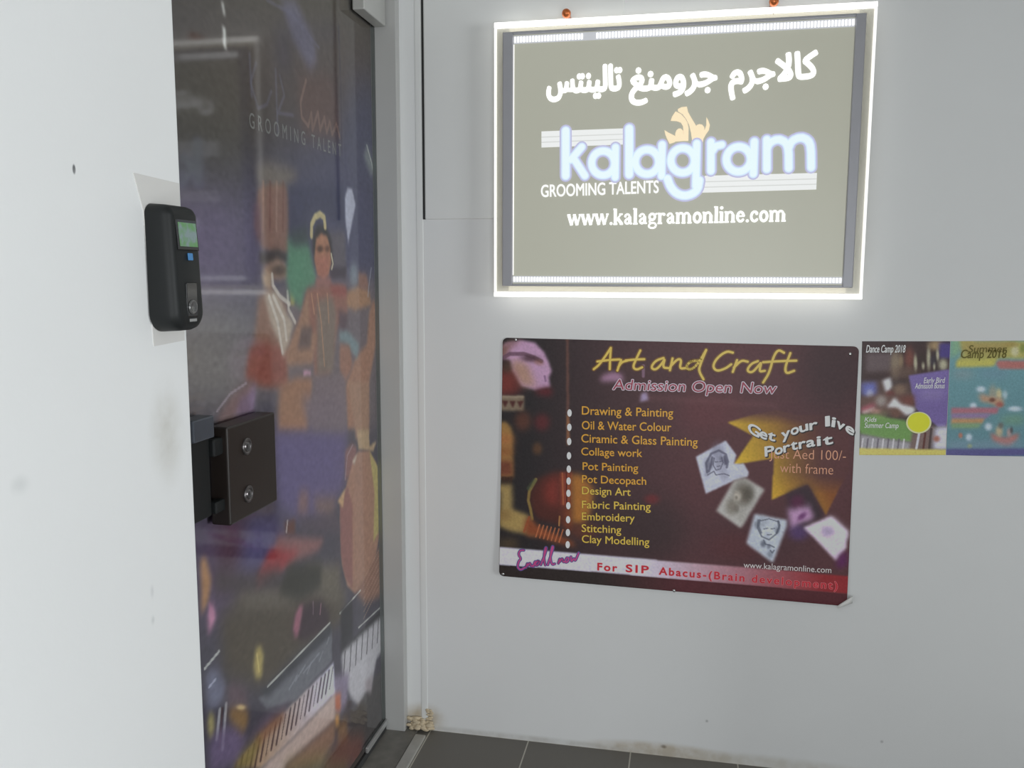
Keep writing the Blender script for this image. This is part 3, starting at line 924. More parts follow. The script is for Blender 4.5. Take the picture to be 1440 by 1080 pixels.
for x, y, r, c, a in ((490, 470, 82, (92, 84, 74), 0.85), (400, 570, 54, (112, 104, 94), 0.8), (540, 470, 50, (74, 68, 60), 0.7), (450, 490, 34, (168, 160, 150), 0.9), (440, 500, 12, (104, 96, 86), 0.7), (480, 640, 46, (146, 142, 136), 0.7), (440, 590, 26, (96, 90, 82), 0.6)):
    A.blob([tuple(p) for p in np.array([(0.7292, 0.9404), (1.0534, 0.9532), (0.7387, 0.5891)])[0] + np.array([[x, y], [x + r, y], [x, y + r * 1.4]]) / 1000 @ (np.array([(0.7292, 0.9404), (1.0534, 0.9532), (0.7387, 0.5891)])[1:] - np.array([(0.7292, 0.9404), (1.0534, 0.9532), (0.7387, 0.5891)])[0])], c, a)
A.poly([(0.9259, 0.7282), (1.0124, 0.7160), (1.0106, 0.6986), (0.9783, 0.5953), (0.9070, 0.6449)], (168, 174, 188), 0.003)
for x, y, r, c, a in ((610, 710, 28, (98, 102, 116), 0.7), (770, 750, 24, (92, 98, 112), 0.7), (690, 770, 70, (186, 190, 200), 0.7), (690, 800, 30, (150, 156, 170), 0.7), (660, 860, 24, (76, 80, 94), 0.75), (705, 880, 18, (80, 84, 98), 0.6), (715, 940, 26, (106, 112, 126), 0.7), (650, 690, 50, (140, 146, 158), 0.6)):
    A.blob([tuple(p) for p in np.array([(0.7292, 0.9404), (1.0534, 0.9532), (0.7387, 0.5891)])[0] + np.array([[x, y], [x + r, y], [x, y + r * 1.2]]) / 1000 @ (np.array([(0.7292, 0.9404), (1.0534, 0.9532), (0.7387, 0.5891)])[1:] - np.array([(0.7292, 0.9404), (1.0534, 0.9532), (0.7387, 0.5891)])[0])], c, a)
for s, w in (([(0.9360, 0.7114), (0.9348, 0.6904), (0.9468, 0.6667), (0.9661, 0.6589), (0.9843, 0.6761), (0.9924, 0.7009), (0.9880, 0.7118)], 0.004), ([(0.9399, 0.7116), (0.9373, 0.6941), (0.9451, 0.6771)], 0.005), ([(0.9881, 0.7111), (0.9913, 0.6939), (0.9855, 0.6790)], 0.006), ([(0.9519, 0.6880), (0.9616, 0.6907)], 0.003), ([(0.9701, 0.6891), (0.9798, 0.6911)], 0.003), ([(0.9610, 0.6725), (0.9720, 0.6739)], 0.003), ([(0.9525, 0.6566), (0.9568, 0.6464), (0.9699, 0.6438), (0.9799, 0.6392)], 0.004), ([(0.9705, 0.6298), (0.9759, 0.6232), (0.9802, 0.6305)], 0.004), ([(0.9413, 0.7096), (0.9638, 0.7166), (0.9855, 0.7109)], 0.003)):
    A.line(s, w, (80, 84, 98), 0.7)
A.poly([(1.0054, 0.7892), (1.0538, 0.8164), (1.0683, 0.8058), (1.1050, 0.7304), (1.0589, 0.6991), (1.0204, 0.6852)], (58, 46, 52), 0.006)
A.blob([(1.0348, 0.7662), (1.0559, 0.7674), (1.0357, 0.7434)], (86, 40, 66), 0.8)
A.poly([(1.0116, 0.7421), (1.0175, 0.7538), (1.0251, 0.7428), (1.0423, 0.7552), (1.0584, 0.7504), (1.0611, 0.7696), (1.0690, 0.7492), (1.0780, 0.7307), (1.0721, 0.7190), (1.0442, 0.7097), (1.0239, 0.6855), (1.0197, 0.7005)], (168, 128, 166), 0.006)
A.blob([(1.0487, 0.7290), (1.0609, 0.7335), (1.0457, 0.7174)], (92, 46, 92), 0.8)
A.blob([(1.0418, 0.6828), (1.0701, 0.6846), (1.0428, 0.6598)], (78, 58, 104), 0.8)
A.poly([(1.0536, 0.6988), (1.1224, 0.7333), (1.1664, 0.6944), (1.1638, 0.6487), (1.1403, 0.6120)], (200, 182, 204), 0.003)
A.poly([(1.1224, 0.7333), (1.1664, 0.6944), (1.1627, 0.6715), (1.1077, 0.7097)], (196, 186, 204), 0.008)
A.blob([(1.1156, 0.6912), (1.1331, 0.6923), (1.1163, 0.6761)], (150, 132, 164), 0.8)
A.poly([(1.1403, 0.6120), (1.1499, 0.6326), (1.1669, 0.6413), (1.1681, 0.6033), (1.1449, 0.5902)], (86, 42, 82), 0.006)
# bottom band
m = A.soften(A.inside([(0.2093, 0.5897), (0.5023, 0.5859), (0.7607, 0.5807), (1.1796, 0.5734), (1.1820, 0.5247), (0.7620, 0.5318), (0.5031, 0.5360), (0.2093, 0.5370)]), 0.0025)
g = A.grad([(0.6223, 0.5570), (1.1126, 0.5550)][0], (184, 180, 198), [(0.6223, 0.5570), (1.1126, 0.5550)][1], (132, 44, 48))
A.C = A.C * (1 - m[..., None]) + g * m[..., None]
m = A.inside([(0.2093, 0.5362), (0.5031, 0.5352), (0.7621, 0.5311), (1.1820, 0.5239), (1.1849, 0.4638), (0.2094, 0.3823)])
g = A.grad([(0.5035, 0.5094), (0.7410, 0.5041)][0], (50, 44, 43), [(0.5035, 0.5094), (0.7410, 0.5041)][1], (78, 42, 46))
A.C = A.C * (1 - m[..., None]) + g * m[..., None]
A.speckle(0.018, 3, (1, 1))
A.C = (0.90 * A.C + 0.10 * A.C.mean(2, keepdims=True)) * 0.97

EB = 0.48          # light that falls on the back wall, to turn print colours as seen into paint


def wall_ink(c):
    return np.clip((lin(c) - 0.012) / EB, 0.004, 0.9)


round_ = 0.014
GP = np.stack([PX, poster_y(PX, PZ), PZ], -1)
for (cu, cv, su, sv) in ((0, 0, 1, 1), (1, 0, -1, 1), (1, 1, -1, -1), (0, 1, 1, -1)):
    ux = (uu - cu) * su * 0.95
    vz = (vv - cv) * sv * 0.69
    near = (ux < round_) & (vz < round_)
    dx, dz = round_ - ux, round_ - vz
    r = np.hypot(dx, dz)
    mx_ = np.maximum(dx, dz)
    k = np.where(near & (r > 1e-9), mx_ / np.maximum(r, 1e-9), 1.0)
    GP[..., 0] += np.where(near, su * dx * (1 - k), 0)
    GP[..., 2] += np.where(near, -sv * dz * (1 - k), 0)
sheet = sheet_obj('printed_sheet', GP, wall_ink(A.C), M_print, poster, 0.0015, (0, -1, 0))


def on_poster(off):
    return lambda u, v: (u, float(poster_y(u, v)) - off, v)


def ink(name, c, e=None, rough=0.38):
    return plain(name, tuple(wall_ink(c)), rough, noise=0.03, scale=90, spec=0.4)


I_gold = ink('gold_ink', (186, 154, 74))
I_gold_dark = ink('dark_gold_ink', (98, 70, 40))
I_orange = ink('orange_ink', (186, 132, 52))
I_yellow = ink('yellow_ink', (182, 152, 68))
I_shadow = ink('dark_ink', (38, 30, 30))
I_pink = ink('pale_pink_ink', (200, 168, 180))
I_wine = ink('wine_ink', (126, 58, 70))
I_silver = ink('silver_ink', (196, 198, 206))
I_copper = ink('copper_ink', (176, 128, 104))
I_grey = ink('grey_ink', (180, 172, 172))
I_red = ink('red_ink', (160, 38, 48))
I_rose = ink('rose_ink', (196, 110, 116))
I_purple = ink('purple_ink', (78, 74, 122))
I_magenta = ink('magenta_ink', (160, 66, 112))

# title in a loose brush hand
title = [[(0.4841, 1.1110), (0.4984, 1.1230), (0.5150, 1.1466), (0.5300, 1.1708)], [(0.5300, 1.1708), (0.5284, 1.1397), (0.5282, 1.1121)], [(0.4939, 1.1324), (0.5241, 1.1374), (0.5546, 1.1395)],
         [(0.5586, 1.1382), (0.5538, 1.1240), (0.5491, 1.1090)], [(0.5514, 1.1185), (0.5601, 1.1324), (0.5761, 1.1371)], [(0.6100, 1.1652), (0.5992, 1.1412), (0.5904, 1.1194), (0.6005, 1.1117), (0.6160, 1.1193)], [(0.5708, 1.1370), (0.5957, 1.1404), (0.6212, 1.1417)],
         [(0.6726, 1.1461), (0.6514, 1.1384), (0.6390, 1.1192), (0.6520, 1.1122), (0.6687, 1.1301), (0.6769, 1.1462), (0.6704, 1.1199), (0.6875, 1.1189)], [(0.6967, 1.1452), (0.6905, 1.1132)], [(0.6916, 1.1233), (0.7095, 1.1440), (0.7208, 1.1428), (0.7158, 1.1181), (0.7313, 1.1199)],
         [(0.7644, 1.1409), (0.7435, 1.1390), (0.7313, 1.1214), (0.7456, 1.1145), (0.7647, 1.1323), (0.7845, 1.1700)], [(0.7845, 1.1700), (0.7703, 1.1310), (0.7666, 1.1136), (0.7799, 1.0908)],
         [(0.8539, 1.1643), (0.8373, 1.1682), (0.8130, 1.1491), (0.8026, 1.1260), (0.8141, 1.1133), (0.8361, 1.1210), (0.8509, 1.1328)], [(0.8656, 1.1446), (0.8557, 1.1129)], [(0.8581, 1.1244), (0.8766, 1.1448), (0.8932, 1.1409)],
         [(0.9191, 1.1429), (0.9016, 1.1354), (0.8913, 1.1167), (0.9052, 1.1113), (0.9209, 1.1302), (0.9287, 1.1417), (0.9229, 1.1146), (0.9377, 1.1178)],
         [(0.9845, 1.1669), (0.9694, 1.1751), (0.9580, 1.1551), (0.9501, 1.1138), (0.9349, 1.0864)], [(0.9328, 1.1404), (0.9720, 1.1441), (1.0163, 1.1465)], [(1.0007, 1.1659), (0.9888, 1.1290), (0.9922, 1.1107), (1.0120, 1.1196)]]
for wd in (title[:7], title[7:12], title[12:]):
    for w, mt, off, name in ((0.0125, I_gold_dark, 0.0005, 'title_outline'), (0.0062, I_gold, 0.0008, 'title_lettering')):
        f = Flat()
        for s in wd:
            f.stroke(s, w, smooth=2)
        f.build(name, mt, poster, on_poster(off))

for wd, e in (('Admission Open', [(0.5369, 1.0563), (0.8541, 1.0569)]), ('Now', [(0.8776, 1.0576), (0.9700, 1.0575)])):
    f = Flat(); f.text(wd, e, 0.0285, offset=0.05, shear=0.12); f.build('subtitle_outline', I_pink, poster, on_poster(0.0010))
    f = Flat(); f.text(wd, e, 0.0285, offset=0.004, shear=0.12); f.build('subtitle_lettering', I_wine, poster, on_poster(0.0014))

rows = [('Drawing & Painting', [(0.4532, 0.9837), (0.7023, 0.9857)], 308), ('Oil & Water Colour', [(0.4538, 0.9423), (0.6983, 0.9458)], 360), ('Ciramic & Glass Painting', [(0.4528, 0.9053), (0.7698, 0.9082)], 412),
        ('Collage work', [(0.4532, 0.8690), (0.6214, 0.8712)], 464), ('Pot Painting', [(0.4575, 0.8274), (0.6114, 0.8295)], 513), ('Pot Decopach', [(0.4565, 0.7907), (0.6341, 0.7937)], 557),
        ('Design Art', [(0.4570, 0.7578), (0.5923, 0.7605)], 602), ('Fabric Painting', [(0.4575, 0.7178), (0.6481, 0.7226)], 648), ('Embroidery', [(0.4579, 0.6839), (0.6048, 0.6873)], 700),
        ('Stitching', [(0.4576, 0.6498), (0.5685, 0.6521)], 748), ('Clay Modelling', [(0.4588, 0.6188), (0.6467, 0.6226)], 793)]
PB = np.array([(0.1935, 1.2228), (0.9144, 1.2332), (0.1935, 0.4458)])
for k, (body, e, by) in enumerate(rows):
    cap = 0.0232 if k < 3 else 0.0215
    f = Flat(); f.text(body, e, cap, offset=0.03); f.build('list_shadow', I_shadow, poster, on_poster(0.0004))
    f = Flat(); f.text(body, e, cap, offset=0.010); f.build('list_lettering', I_orange if k < 6 else I_yellow, poster, on_poster(0.0008))
    p = PB[0] + (PB[1] - PB[0]) * 0.312 + (PB[2] - PB[0]) * by / 1000
    f = Flat(); f.disc(p, 0.0062, 0.0105); f.build('bullet', I_silver, poster, on_poster(0.0008))


def pp(x, y):
    return PB[0] + (PB[1] - PB[0]) * x / 1000 + (PB[2] - PB[0]) * y / 1000


wave = [('G', 978, 358, 1020, 382), ('e', 1022, 378, 1048, 388), ('t', 1052, 386, 1078, 392), ('y', 1104, 384, 1132, 374), ('o', 1136, 370, 1162, 360), ('u', 1166, 360, 1194, 350), ('r', 1200, 350, 1226, 344),
        ('l', 1254, 336, 1268, 334), ('i', 1274, 336, 1286, 338), ('v', 1290, 338, 1316, 350), ('e', 1322, 350, 1350, 366),
        ('P', 1046, 446, 1078, 440), ('o', 1082, 440, 1108, 432), ('r', 1112, 430, 1134, 424), ('t', 1138, 422, 1160, 416), ('r', 1166, 416, 1188, 410), ('a', 1192, 410, 1220, 404), ('i', 1228, 404, 1240, 402), ('t', 1250, 402, 1282, 394)]
for wd in (wave[:3], wave[3:7], wave[7:11], wave[11:]):
    for off, mt, name, dx in ((0.055, I_shadow, 'wave_shadow', 3), (0.03, I_silver, 'wave_lettering', 0)):
        f = Flat()
        for ch, x0, y0, x1, y1 in wd:
            f.text(ch, [pp(x0 + dx, y0 + dx), pp(x1 + dx, y1 + dx)], 0.026, offset=off, lean=0.6)
        f.build(name, mt, poster, on_poster(0.0005 if dx else 0.0009))
for body, e in (('Just Aed 100/-', [(0.9584, 0.8827), (1.1522, 0.8858)]), ('with frame', [(0.9873, 0.8455), (1.1221, 0.8463)])):
    f = Flat()
    f.text(body, e, 0.026, offset=-0.008)
    f.build('price_lettering', I_copper, poster, on_poster(0.0006))
f = Flat(); f.text('www.kalagramonline.com', [(0.9022, 0.5771), (1.1292, 0.5785)], 0.0165); f.build('web_address_lettering', I_grey, poster, on_poster(0.0006))
band = [('For', [(0.5045, 0.5423), (0.5586, 0.5424)], 0.0205), ('SIP', [(0.5840, 0.5434), (0.6463, 0.5433)], 0.0205), ('Abacus-(Brain development)', [(0.6757, 0.5424), (1.1462, 0.5353)], 0.0205)]
for body, e, cap in band:
    f = Flat(); f.text(body, e, cap, offset=0.045, spacing=1.25); f.build('band_outline', I_rose, poster, on_poster(0.0005))
    f = Flat(); f.text(body, e, cap, offset=0.016, spacing=1.25); f.build('band_lettering', I_red, poster, on_poster(0.0009))
enrol = [[(0.2923, 0.5852), (0.2810, 0.5844), (0.2758, 0.5719), (0.2849, 0.5595), (0.2774, 0.5521), (0.2737, 0.5350), (0.2828, 0.5257), (0.2956, 0.5350)], [(0.2986, 0.5352), (0.3037, 0.5501), (0.3023, 0.5370), (0.3105, 0.5514), (0.3136, 0.5386), (0.3180, 0.5420)], [(0.3203, 0.5391), (0.3247, 0.5546), (0.3284, 0.5541)], [(0.3270, 0.5518), (0.3255, 0.5425), (0.3337, 0.5446), (0.3389, 0.5549), (0.3321, 0.5575), (0.3262, 0.5479)],
         [(0.3419, 0.5460), (0.3543, 0.5787), (0.3586, 0.5972), (0.3542, 0.5977), (0.3500, 0.5671), (0.3546, 0.5461)], [(0.3620, 0.5474), (0.3721, 0.5800), (0.3779, 0.6015), (0.3734, 0.6020), (0.3685, 0.5683), (0.3739, 0.5482), (0.3820, 0.5518)], [(0.3924, 0.5541), (0.3966, 0.5703), (0.3953, 0.5558), (0.4033, 0.5715), (0.4064, 0.5581), (0.4100, 0.5606)], [(0.4144, 0.5677), (0.4115, 0.5577), (0.4189, 0.5597), (0.4239, 0.5714), (0.4165, 0.5717)],
         [(0.4283, 0.5755), (0.4292, 0.5597), (0.4371, 0.5738), (0.4402, 0.5620), (0.4501, 0.5883)]]
f = Flat()
for s in enrol:
    f.stroke(s, 0.0085, smooth=2)
f.build('enrol_outline', I_purple, poster, on_poster(0.0006))
f = Flat()
for s in enrol:
    f.stroke(s, 0.0036, smooth=2)
f.build('enrol_lettering', I_magenta, poster, on_poster(0.0010))
# pins, and the paper corner that curls off the wall
for p in [(0.2647, 1.1881), (1.1500, 1.1666), (0.7178, 0.4992), (0.2315, 0.5109)]:
    bm = bmesh.new()
    y = float(poster_y(*p))
    lathe(bm, (p[0], y, p[1]), 'y', [(0.002, 0.002), (-0.0005, 0.0042), (-0.0015, 0.0040), (-0.0024, 0.002)], 14)
    o = bm_obj('pin', bm, M_steel, poster, True)
    o['label'] = 'small pale fixing pin'
bm = bmesh.new()
cx, cz = 1.158, 0.494
rows_ = []
for i in range(9):
    a = i / 8 * 2.6
    rows_.append([bm.verts.new((cx + 0.026 * s - 0.010 * (1 - s), float(poster_y(1.15, 0.5)) - 0.002 - 0.010 * math.sin(a) * (0.3 + 0.7 * s), cz - 0.004 + 0.018 * s + 0.011 * (1 - math.cos(a)) * (0.35 + 0.65 * s) - 0.006)) for s in (0, 0.33, 0.66, 1)])
for a, b2 in zip(rows_, rows_[1:]):
    for k in range(3):
        bm.faces.new((a[k], a[k + 1], b2[k + 1], b2[k]))
o = bm_obj('curled_corner', bm, M_paper, poster, True)
sol = o.modifiers.new('thickness', 'SOLIDIFY')
sol.thickness = 0.0008
o['label'] = 'white curled corner'

# ---------------------------------------------------------------- two leaflets beside the poster


def leaflet(label, corners, painter, seed):
    c = np.array(corners)
    w_ = empty('leaflet', (float(c[:, 0].mean()), -0.001, float(c[2, 1])))
    tag(w_, label, 'leaflet')
    nu, nv = 220, 300
    u, v = np.meshgrid(np.linspace(0, 1, nu), np.linspace(0, 1, nv))
    X = (c[0, 0] * (1 - u) + c[1, 0] * u) * (1 - v) + (c[3, 0] * (1 - u) + c[2, 0] * u) * v
    Z = (c[0, 1] * (1 - u) + c[1, 1] * u) * (1 - v) + (c[3, 1] * (1 - u) + c[2, 1] * u) * v
    a = Art(X, Z)
    painter(a)
    a.speckle(0.02, seed, (1, 1))
    a.C = 0.80 * a.C + 0.20 * a.C.mean(2, keepdims=True)
    Y = -0.0015 - 0.002 * np.sin(u * math.pi) * v
    sheet_obj('printed_sheet', np.stack([X, Y, Z], -1), wall_ink(a.C), M_print, w_, 0.0006, (0, -1, 0))
    return w_


def paint_dance(a):
    a.fill((66, 56, 56))
    a.poly([(1.1799, 1.1959), (1.3475, 1.1990), (1.3532, 1.1025), (1.1849, 1.0980)], (66, 52, 52), 0.002)
    a.poly([(1.1879, 1.1710), (1.2532, 1.1723), (1.2524, 1.1249), (1.1905, 1.1198)], (92, 78, 80), 0.006)
    a.blob([(1.2615, 1.1430), (1.2748, 1.1434), (1.2636, 1.1037)], (128, 112, 92), 0.9)
    a.blob([(1.2939, 1.1580), (1.3071, 1.1583), (1.2957, 1.1260)], (112, 66, 58), 0.9)
    a.blob([(1.2744, 1.1505), (1.2810, 1.1506), (1.2756, 1.1291)], (138, 116, 88), 0.7)
    a.blob([(1.2826, 1.1221), (1.3190, 1.1230), (1.2836, 1.1042)], (98, 78, 68), 0.7)
    a.blob([(1.3544, 1.1929), (1.3739, 1.1933), (1.3552, 1.1788)], (150, 124, 88), 0.9)
    a.poly([(1.3622, 1.1984), (1.3891, 1.1997), (1.3909, 1.1602), (1.3644, 1.1614)], (70, 60, 118), 0.004)
    for p in ([(1.3093, 1.1477), (1.3143, 1.1469), (1.3106, 1.1264)], [(1.3400, 1.1591), (1.3458, 1.1583), (1.3418, 1.1289)], [(1.3607, 1.1683), (1.3649, 1.1675), (1.3617, 1.1524)], [(1.3753, 1.1439), (1.3867, 1.1442), (1.3762, 1.1280)], [(1.3279, 1.1410), (1.3320, 1.1402), (1.3285, 1.1304)], [(1.3542, 1.1399), (1.3575, 1.1396), (1.3549, 1.1292)]):
        a.blob(p, (158, 154, 128), 0.95)
    a.blob([(1.3236, 1.1587), (1.3351, 1.1589), (1.3246, 1.1409)], (60, 52, 48), 0.6)
    a.blob([(1.3501, 1.1540), (1.3583, 1.1541), (1.3511, 1.1380)], (58, 56, 66), 0.6)
    a.poly([(1.2947, 1.1143), (1.3915, 1.1328), (1.3963, 1.0538), (1.3066, 1.0510)], (104, 88, 146), 0.002)
    a.poly([(1.3049, 1.0666), (1.3954, 1.0693), (1.3931, 0.9851), (1.3735, 0.9825), (1.3249, 1.0204), (1.3143, 1.0327)], (100, 84, 140), 0.002)
    a.poly([(1.3264, 1.0803), (1.3807, 1.0819), (1.3791, 1.0533), (1.3231, 1.0515)], (120, 106, 152), 0.008, 0.6)
    # collage of dancers
    a.poly([(1.1817, 1.0943), (1.2337, 1.0993), (1.2500, 1.1078), (1.2546, 1.0854), (1.2973, 1.0974), (1.3066, 1.0510), (1.1841, 1.0471)], (84, 66, 62), 0.004)
    a.poly([(1.1818, 1.0924), (1.2171, 1.0952), (1.2211, 1.0519), (1.1834, 1.0598)], (88, 92, 158), 0.006)
    a.blob([(1.2036, 1.0623), (1.2138, 1.0626), (1.2044, 1.0478)], (150, 152, 178), 0.8)
    a.poly([(1.2320, 1.0992), (1.2509, 1.1078), (1.2563, 1.0855), (1.2440, 1.0644)], (186, 186, 192), 0.004)
    a.blob([(1.2752, 1.0752), (1.2919, 1.0757), (1.2762, 1.0572)], (122, 98, 80), 0.8)
    a.blob([(1.2525, 1.0619), (1.2659, 1.0623), (1.2532, 1.0493)], (112, 50, 48), 0.8)
    a.poly([(1.1805, 1.0501), (1.2221, 1.0641), (1.3057, 1.0666), (1.3126, 1.0326), (1.2925, 1.0049), (1.2485, 1.0124), (1.1841, 1.0120)], (96, 72, 66), 0.006)
    a.poly([(1.1835, 1.0247), (1.2150, 1.0385), (1.2220, 1.0351), (1.1891, 1.0140)], (176, 80, 100), 0.006)
    a.poly([(1.1856, 1.0157), (1.2156, 1.0276), (1.2176, 1.0222), (1.1910, 1.0104)], (196, 176, 176), 0.004)
    a.blob([(1.2315, 1.0463), (1.2466, 1.0468), (1.2324, 1.0300)], (142, 134, 130), 0.8)
    a.poly([(1.2728, 1.0584), (1.3092, 1.0631), (1.3125, 1.0344), (1.2871, 1.0408)], (104, 62, 56), 0.006)
    a.poly([(1.2458, 1.0304), (1.2637, 1.0563), (1.2806, 1.0388), (1.3144, 1.0309), (1.3135, 1.0164), (1.2955, 1.0104), (1.2816, 1.0208), (1.2677, 1.0293)], (186, 186, 190), 0.004)
    a.blob([(1.2685, 1.0149), (1.2819, 1.0153), (1.2693, 1.0004)], (102, 72, 62), 0.9)
    a.blob([(1.2194, 1.0186), (1.2346, 1.0192), (1.2199, 1.0096)], (156, 112, 104), 0.8)
    a.poly([(1.1818, 1.0082), (1.2250, 1.0097), (1.2490, 1.0033), (1.2929, 0.9976), (1.3149, 0.9640), (1.3129, 0.9402), (1.2452, 0.9466), (1.1843, 0.9570)], (98, 136, 72), 0.003)
    a.poly([(1.1818, 1.0082), (1.2249, 1.0116), (1.2482, 1.0178), (1.2489, 1.0051), (1.2254, 1.0025)], (140, 150, 92), 0.008, 0.6)
    a.poly([(1.1843, 0.9570), (1.2452, 0.9475), (1.3129, 0.9402), (1.3108, 0.9183), (1.1866, 0.9129)], (138, 134, 140), 0.004)
    for k in range(9):
        x = 90 + k * 75
        a.line([tuple(p) for p in np.array([(1.1773, 0.9438), (1.1755, 0.9179)]) + (np.array([(1.1715, 1.0608), (1.3389, 1.0658)][1]) - np.array([(1.1715, 1.0608), (1.3389, 1.0658)][0])) * x / 1000], 0.004, (92, 84, 96) if k % 2 else (182, 178, 184), 0.8)
    a.poly([(1.3115, 0.9638), (1.3363, 0.9684), (1.3534, 0.9872), (1.3653, 0.9822), (1.3572, 0.9221), (1.3074, 0.9181)], (112, 92, 88), 0.004)
    a.line([(1.3282, 0.9645), (1.3238, 0.9243)], 0.006, (176, 176, 188), 0.9)
    a.line([(1.3573, 0.9765), (1.3554, 0.9257)], 0.006, (64, 52, 50), 0.9)
    a.line([(1.3431, 0.9651), (1.3404, 0.9250)], 0.005, (88, 54, 50), 0.9)
    a.poly([(1.3653, 0.9822), (1.3948, 0.9851), (1.3969, 0.9238), (1.3622, 0.9223)], (176, 174, 192), 0.006)
    a.blob([(1.3712, 0.9517), (1.3803, 0.9521), (1.3718, 0.9427)], (148, 86, 70), 0.9)
    a.poly([(1.1837, 0.9192), (1.3952, 0.9247), (1.3961, 0.9102), (1.1846, 0.9008)], (186, 172, 84), 0.002)


def paint_summer(a):
    a.fill((86, 122, 132))
    a.C = a.grad([(1.4580, 1.1716), (1.4580, 1.1715)][0], (90, 132, 140), [(1.4792, 0.9171), (1.4792, 0.9169)][0], (80, 116, 126))
    a.poly([(1.3893, 1.2044), (1.4167, 1.2049), (1.4109, 1.1721), (1.3921, 1.1589)], (110, 148, 118), 0.006)
    a.poly([(1.4102, 1.2048), (1.5074, 1.2065), (1.5712, 1.2076), (1.5744, 1.1628), (1.5039, 1.1627), (1.4935, 1.1441), (1.4064, 1.1392), (1.4106, 1.1564), (1.4187, 1.1737)], (152, 146, 78), 0.004)
    a.poly([(1.4067, 1.1563), (1.4950, 1.1611), (1.4935, 1.1441), (1.4064, 1.1392)], (166, 160, 74), 0.004)
    a.poly([(1.4169, 1.2020), (1.5191, 1.2039), (1.5208, 1.1786), (1.4185, 1.1765)], (146, 126, 74), 0.008, 0.8)
    a.blob([(1.5399, 1.1818), (1.5501, 1.1820), (1.5408, 1.1677)], (176, 172, 142), 0.8)
    a.blob([(1.5572, 1.1892), (1.5649, 1.1893), (1.5581, 1.1765)], (108, 120, 58), 0.8)
    a.blob([(1.5285, 1.1984), (1.5464, 1.1988), (1.5290, 1.1900)], (140, 114, 62), 0.6)
    a.poly([(1.4984, 1.1484), (1.5030, 1.1570), (1.5747, 1.1586), (1.5762, 1.1376), (1.5070, 1.1359)], (156, 94, 90), 0.003)
    a.poly([(1.4021, 1.1248), (1.4453, 1.1258), (1.4459, 1.1159), (1.4027, 1.1147)], (138, 124, 124), 0.010, 0.7)
    a.poly([(1.4634, 1.1277), (1.5254, 1.1307), (1.5262, 1.1194), (1.4642, 1.1163)], (100, 116, 144), 0.010, 0.6)
    for p in ([(1.4676, 1.0836), (1.4793, 1.0839), (1.4682, 1.0750)], [(1.4524, 1.0403), (1.4614, 1.0406), (1.4530, 1.0312)], [(1.4912, 0.9882), (1.5008, 0.9886), (1.4919, 0.9776)], [(1.4472, 0.9589), (1.4555, 0.9592), (1.4479, 0.9482)], [(1.5498, 1.0360), (1.5675, 1.0366), (1.5504, 1.0284)]):
        a.blob(p, (164, 176, 190), 0.95)
    a.poly([(1.4632, 1.0706), (1.4763, 1.0709), (1.4834, 1.0611), (1.4652, 1.0606)], (150, 128, 112), 0.006)
    a.blob([(1.4955, 1.0758), (1.5058, 1.0761), (1.4968, 1.0558)], (132, 132, 118), 0.9)
    a.blob([(1.5100, 1.0720), (1.5178, 1.0722), (1.5111, 1.0563)], (178, 162, 118), 0.9)
    a.blob([(1.5243, 1.0710), (1.5308, 1.0712), (1.5251, 1.0596)], (150, 168, 176), 0.8)
    a.poly([(1.4667, 1.0666), (1.4832, 1.0672), (1.5193, 1.0622), (1.5233, 1.0442), (1.5098, 1.0407), (1.4899, 1.0492), (1.4704, 1.0516)], (160, 122, 96), 0.005)
    a.blob([(1.4956, 1.0569), (1.5032, 1.0572), (1.4960, 1.0509)], (92, 56, 48), 0.8)
    a.blob([(1.5136, 1.0454), (1.5232, 1.0457), (1.5141, 1.0378)], (146, 78, 70), 0.9)
    a.poly([(1.4012, 1.0333), (1.5127, 1.0385), (1.5096, 1.0225), (1.4022, 1.0172)], (150, 92, 104), 0.003)
    a.poly([(1.4021, 1.0180), (1.4972, 1.0220), (1.4843, 1.0086), (1.4029, 1.0049)], (124, 100, 138), 0.003)
    a.poly([(1.4029, 1.0057), (1.4815, 1.0093), (1.4755, 0.9953), (1.4037, 0.9919)], (164, 120, 82), 0.003)
    a.poly([(1.4037, 0.9926), (1.4740, 0.9960), (1.4692, 0.9844), (1.4044, 0.9811)], (112, 140, 96), 0.004)
    a.poly([(1.5187, 1.0106), (1.5716, 1.0170), (1.5727, 1.0019), (1.5208, 1.0000)], (100, 136, 96), 0.010)
    a.poly([(1.4963, 0.9731), (1.5120, 0.9661), (1.5317, 0.9608), (1.5637, 0.9743), (1.5594, 0.9573), (1.5440, 0.9414), (1.5274, 0.9422), (1.5047, 0.9520)], (164, 96, 86), 0.005)
    a.blob([(1.5168, 0.9770), (1.5264, 0.9774), (1.5178, 0.9618)], (166, 146, 112), 0.9)
    a.blob([(1.5199, 0.9924), (1.5268, 0.9926), (1.5205, 0.9833)], (92, 84, 80), 0.7)
    a.blob([(1.5404, 0.9749), (1.5472, 0.9751), (1.5412, 0.9627)], (156, 124, 120), 0.8)
    a.blob([(1.5454, 0.9812), (1.5495, 0.9813), (1.5460, 0.9720)], (66, 60, 62), 0.7)
    a.blob([(1.4273, 0.9627), (1.4329, 0.9630), (1.4278, 0.9550)], (164, 96, 76), 0.9)
    a.poly([(1.3961, 0.9445), (1.5762, 0.9519), (1.5774, 0.9352), (1.3971, 0.9275)], (112, 128, 150), 0.010, 0.7)
    a.blob([(1.4507, 0.9359), (1.4570, 0.9362), (1.4512, 0.9290)], (132, 142, 104), 0.8)
    a.poly([(1.3944, 0.9266), (1.6018, 0.9370), (1.6032, 0.9180), (1.3955, 0.9072)], (78, 76, 124), 0.003)


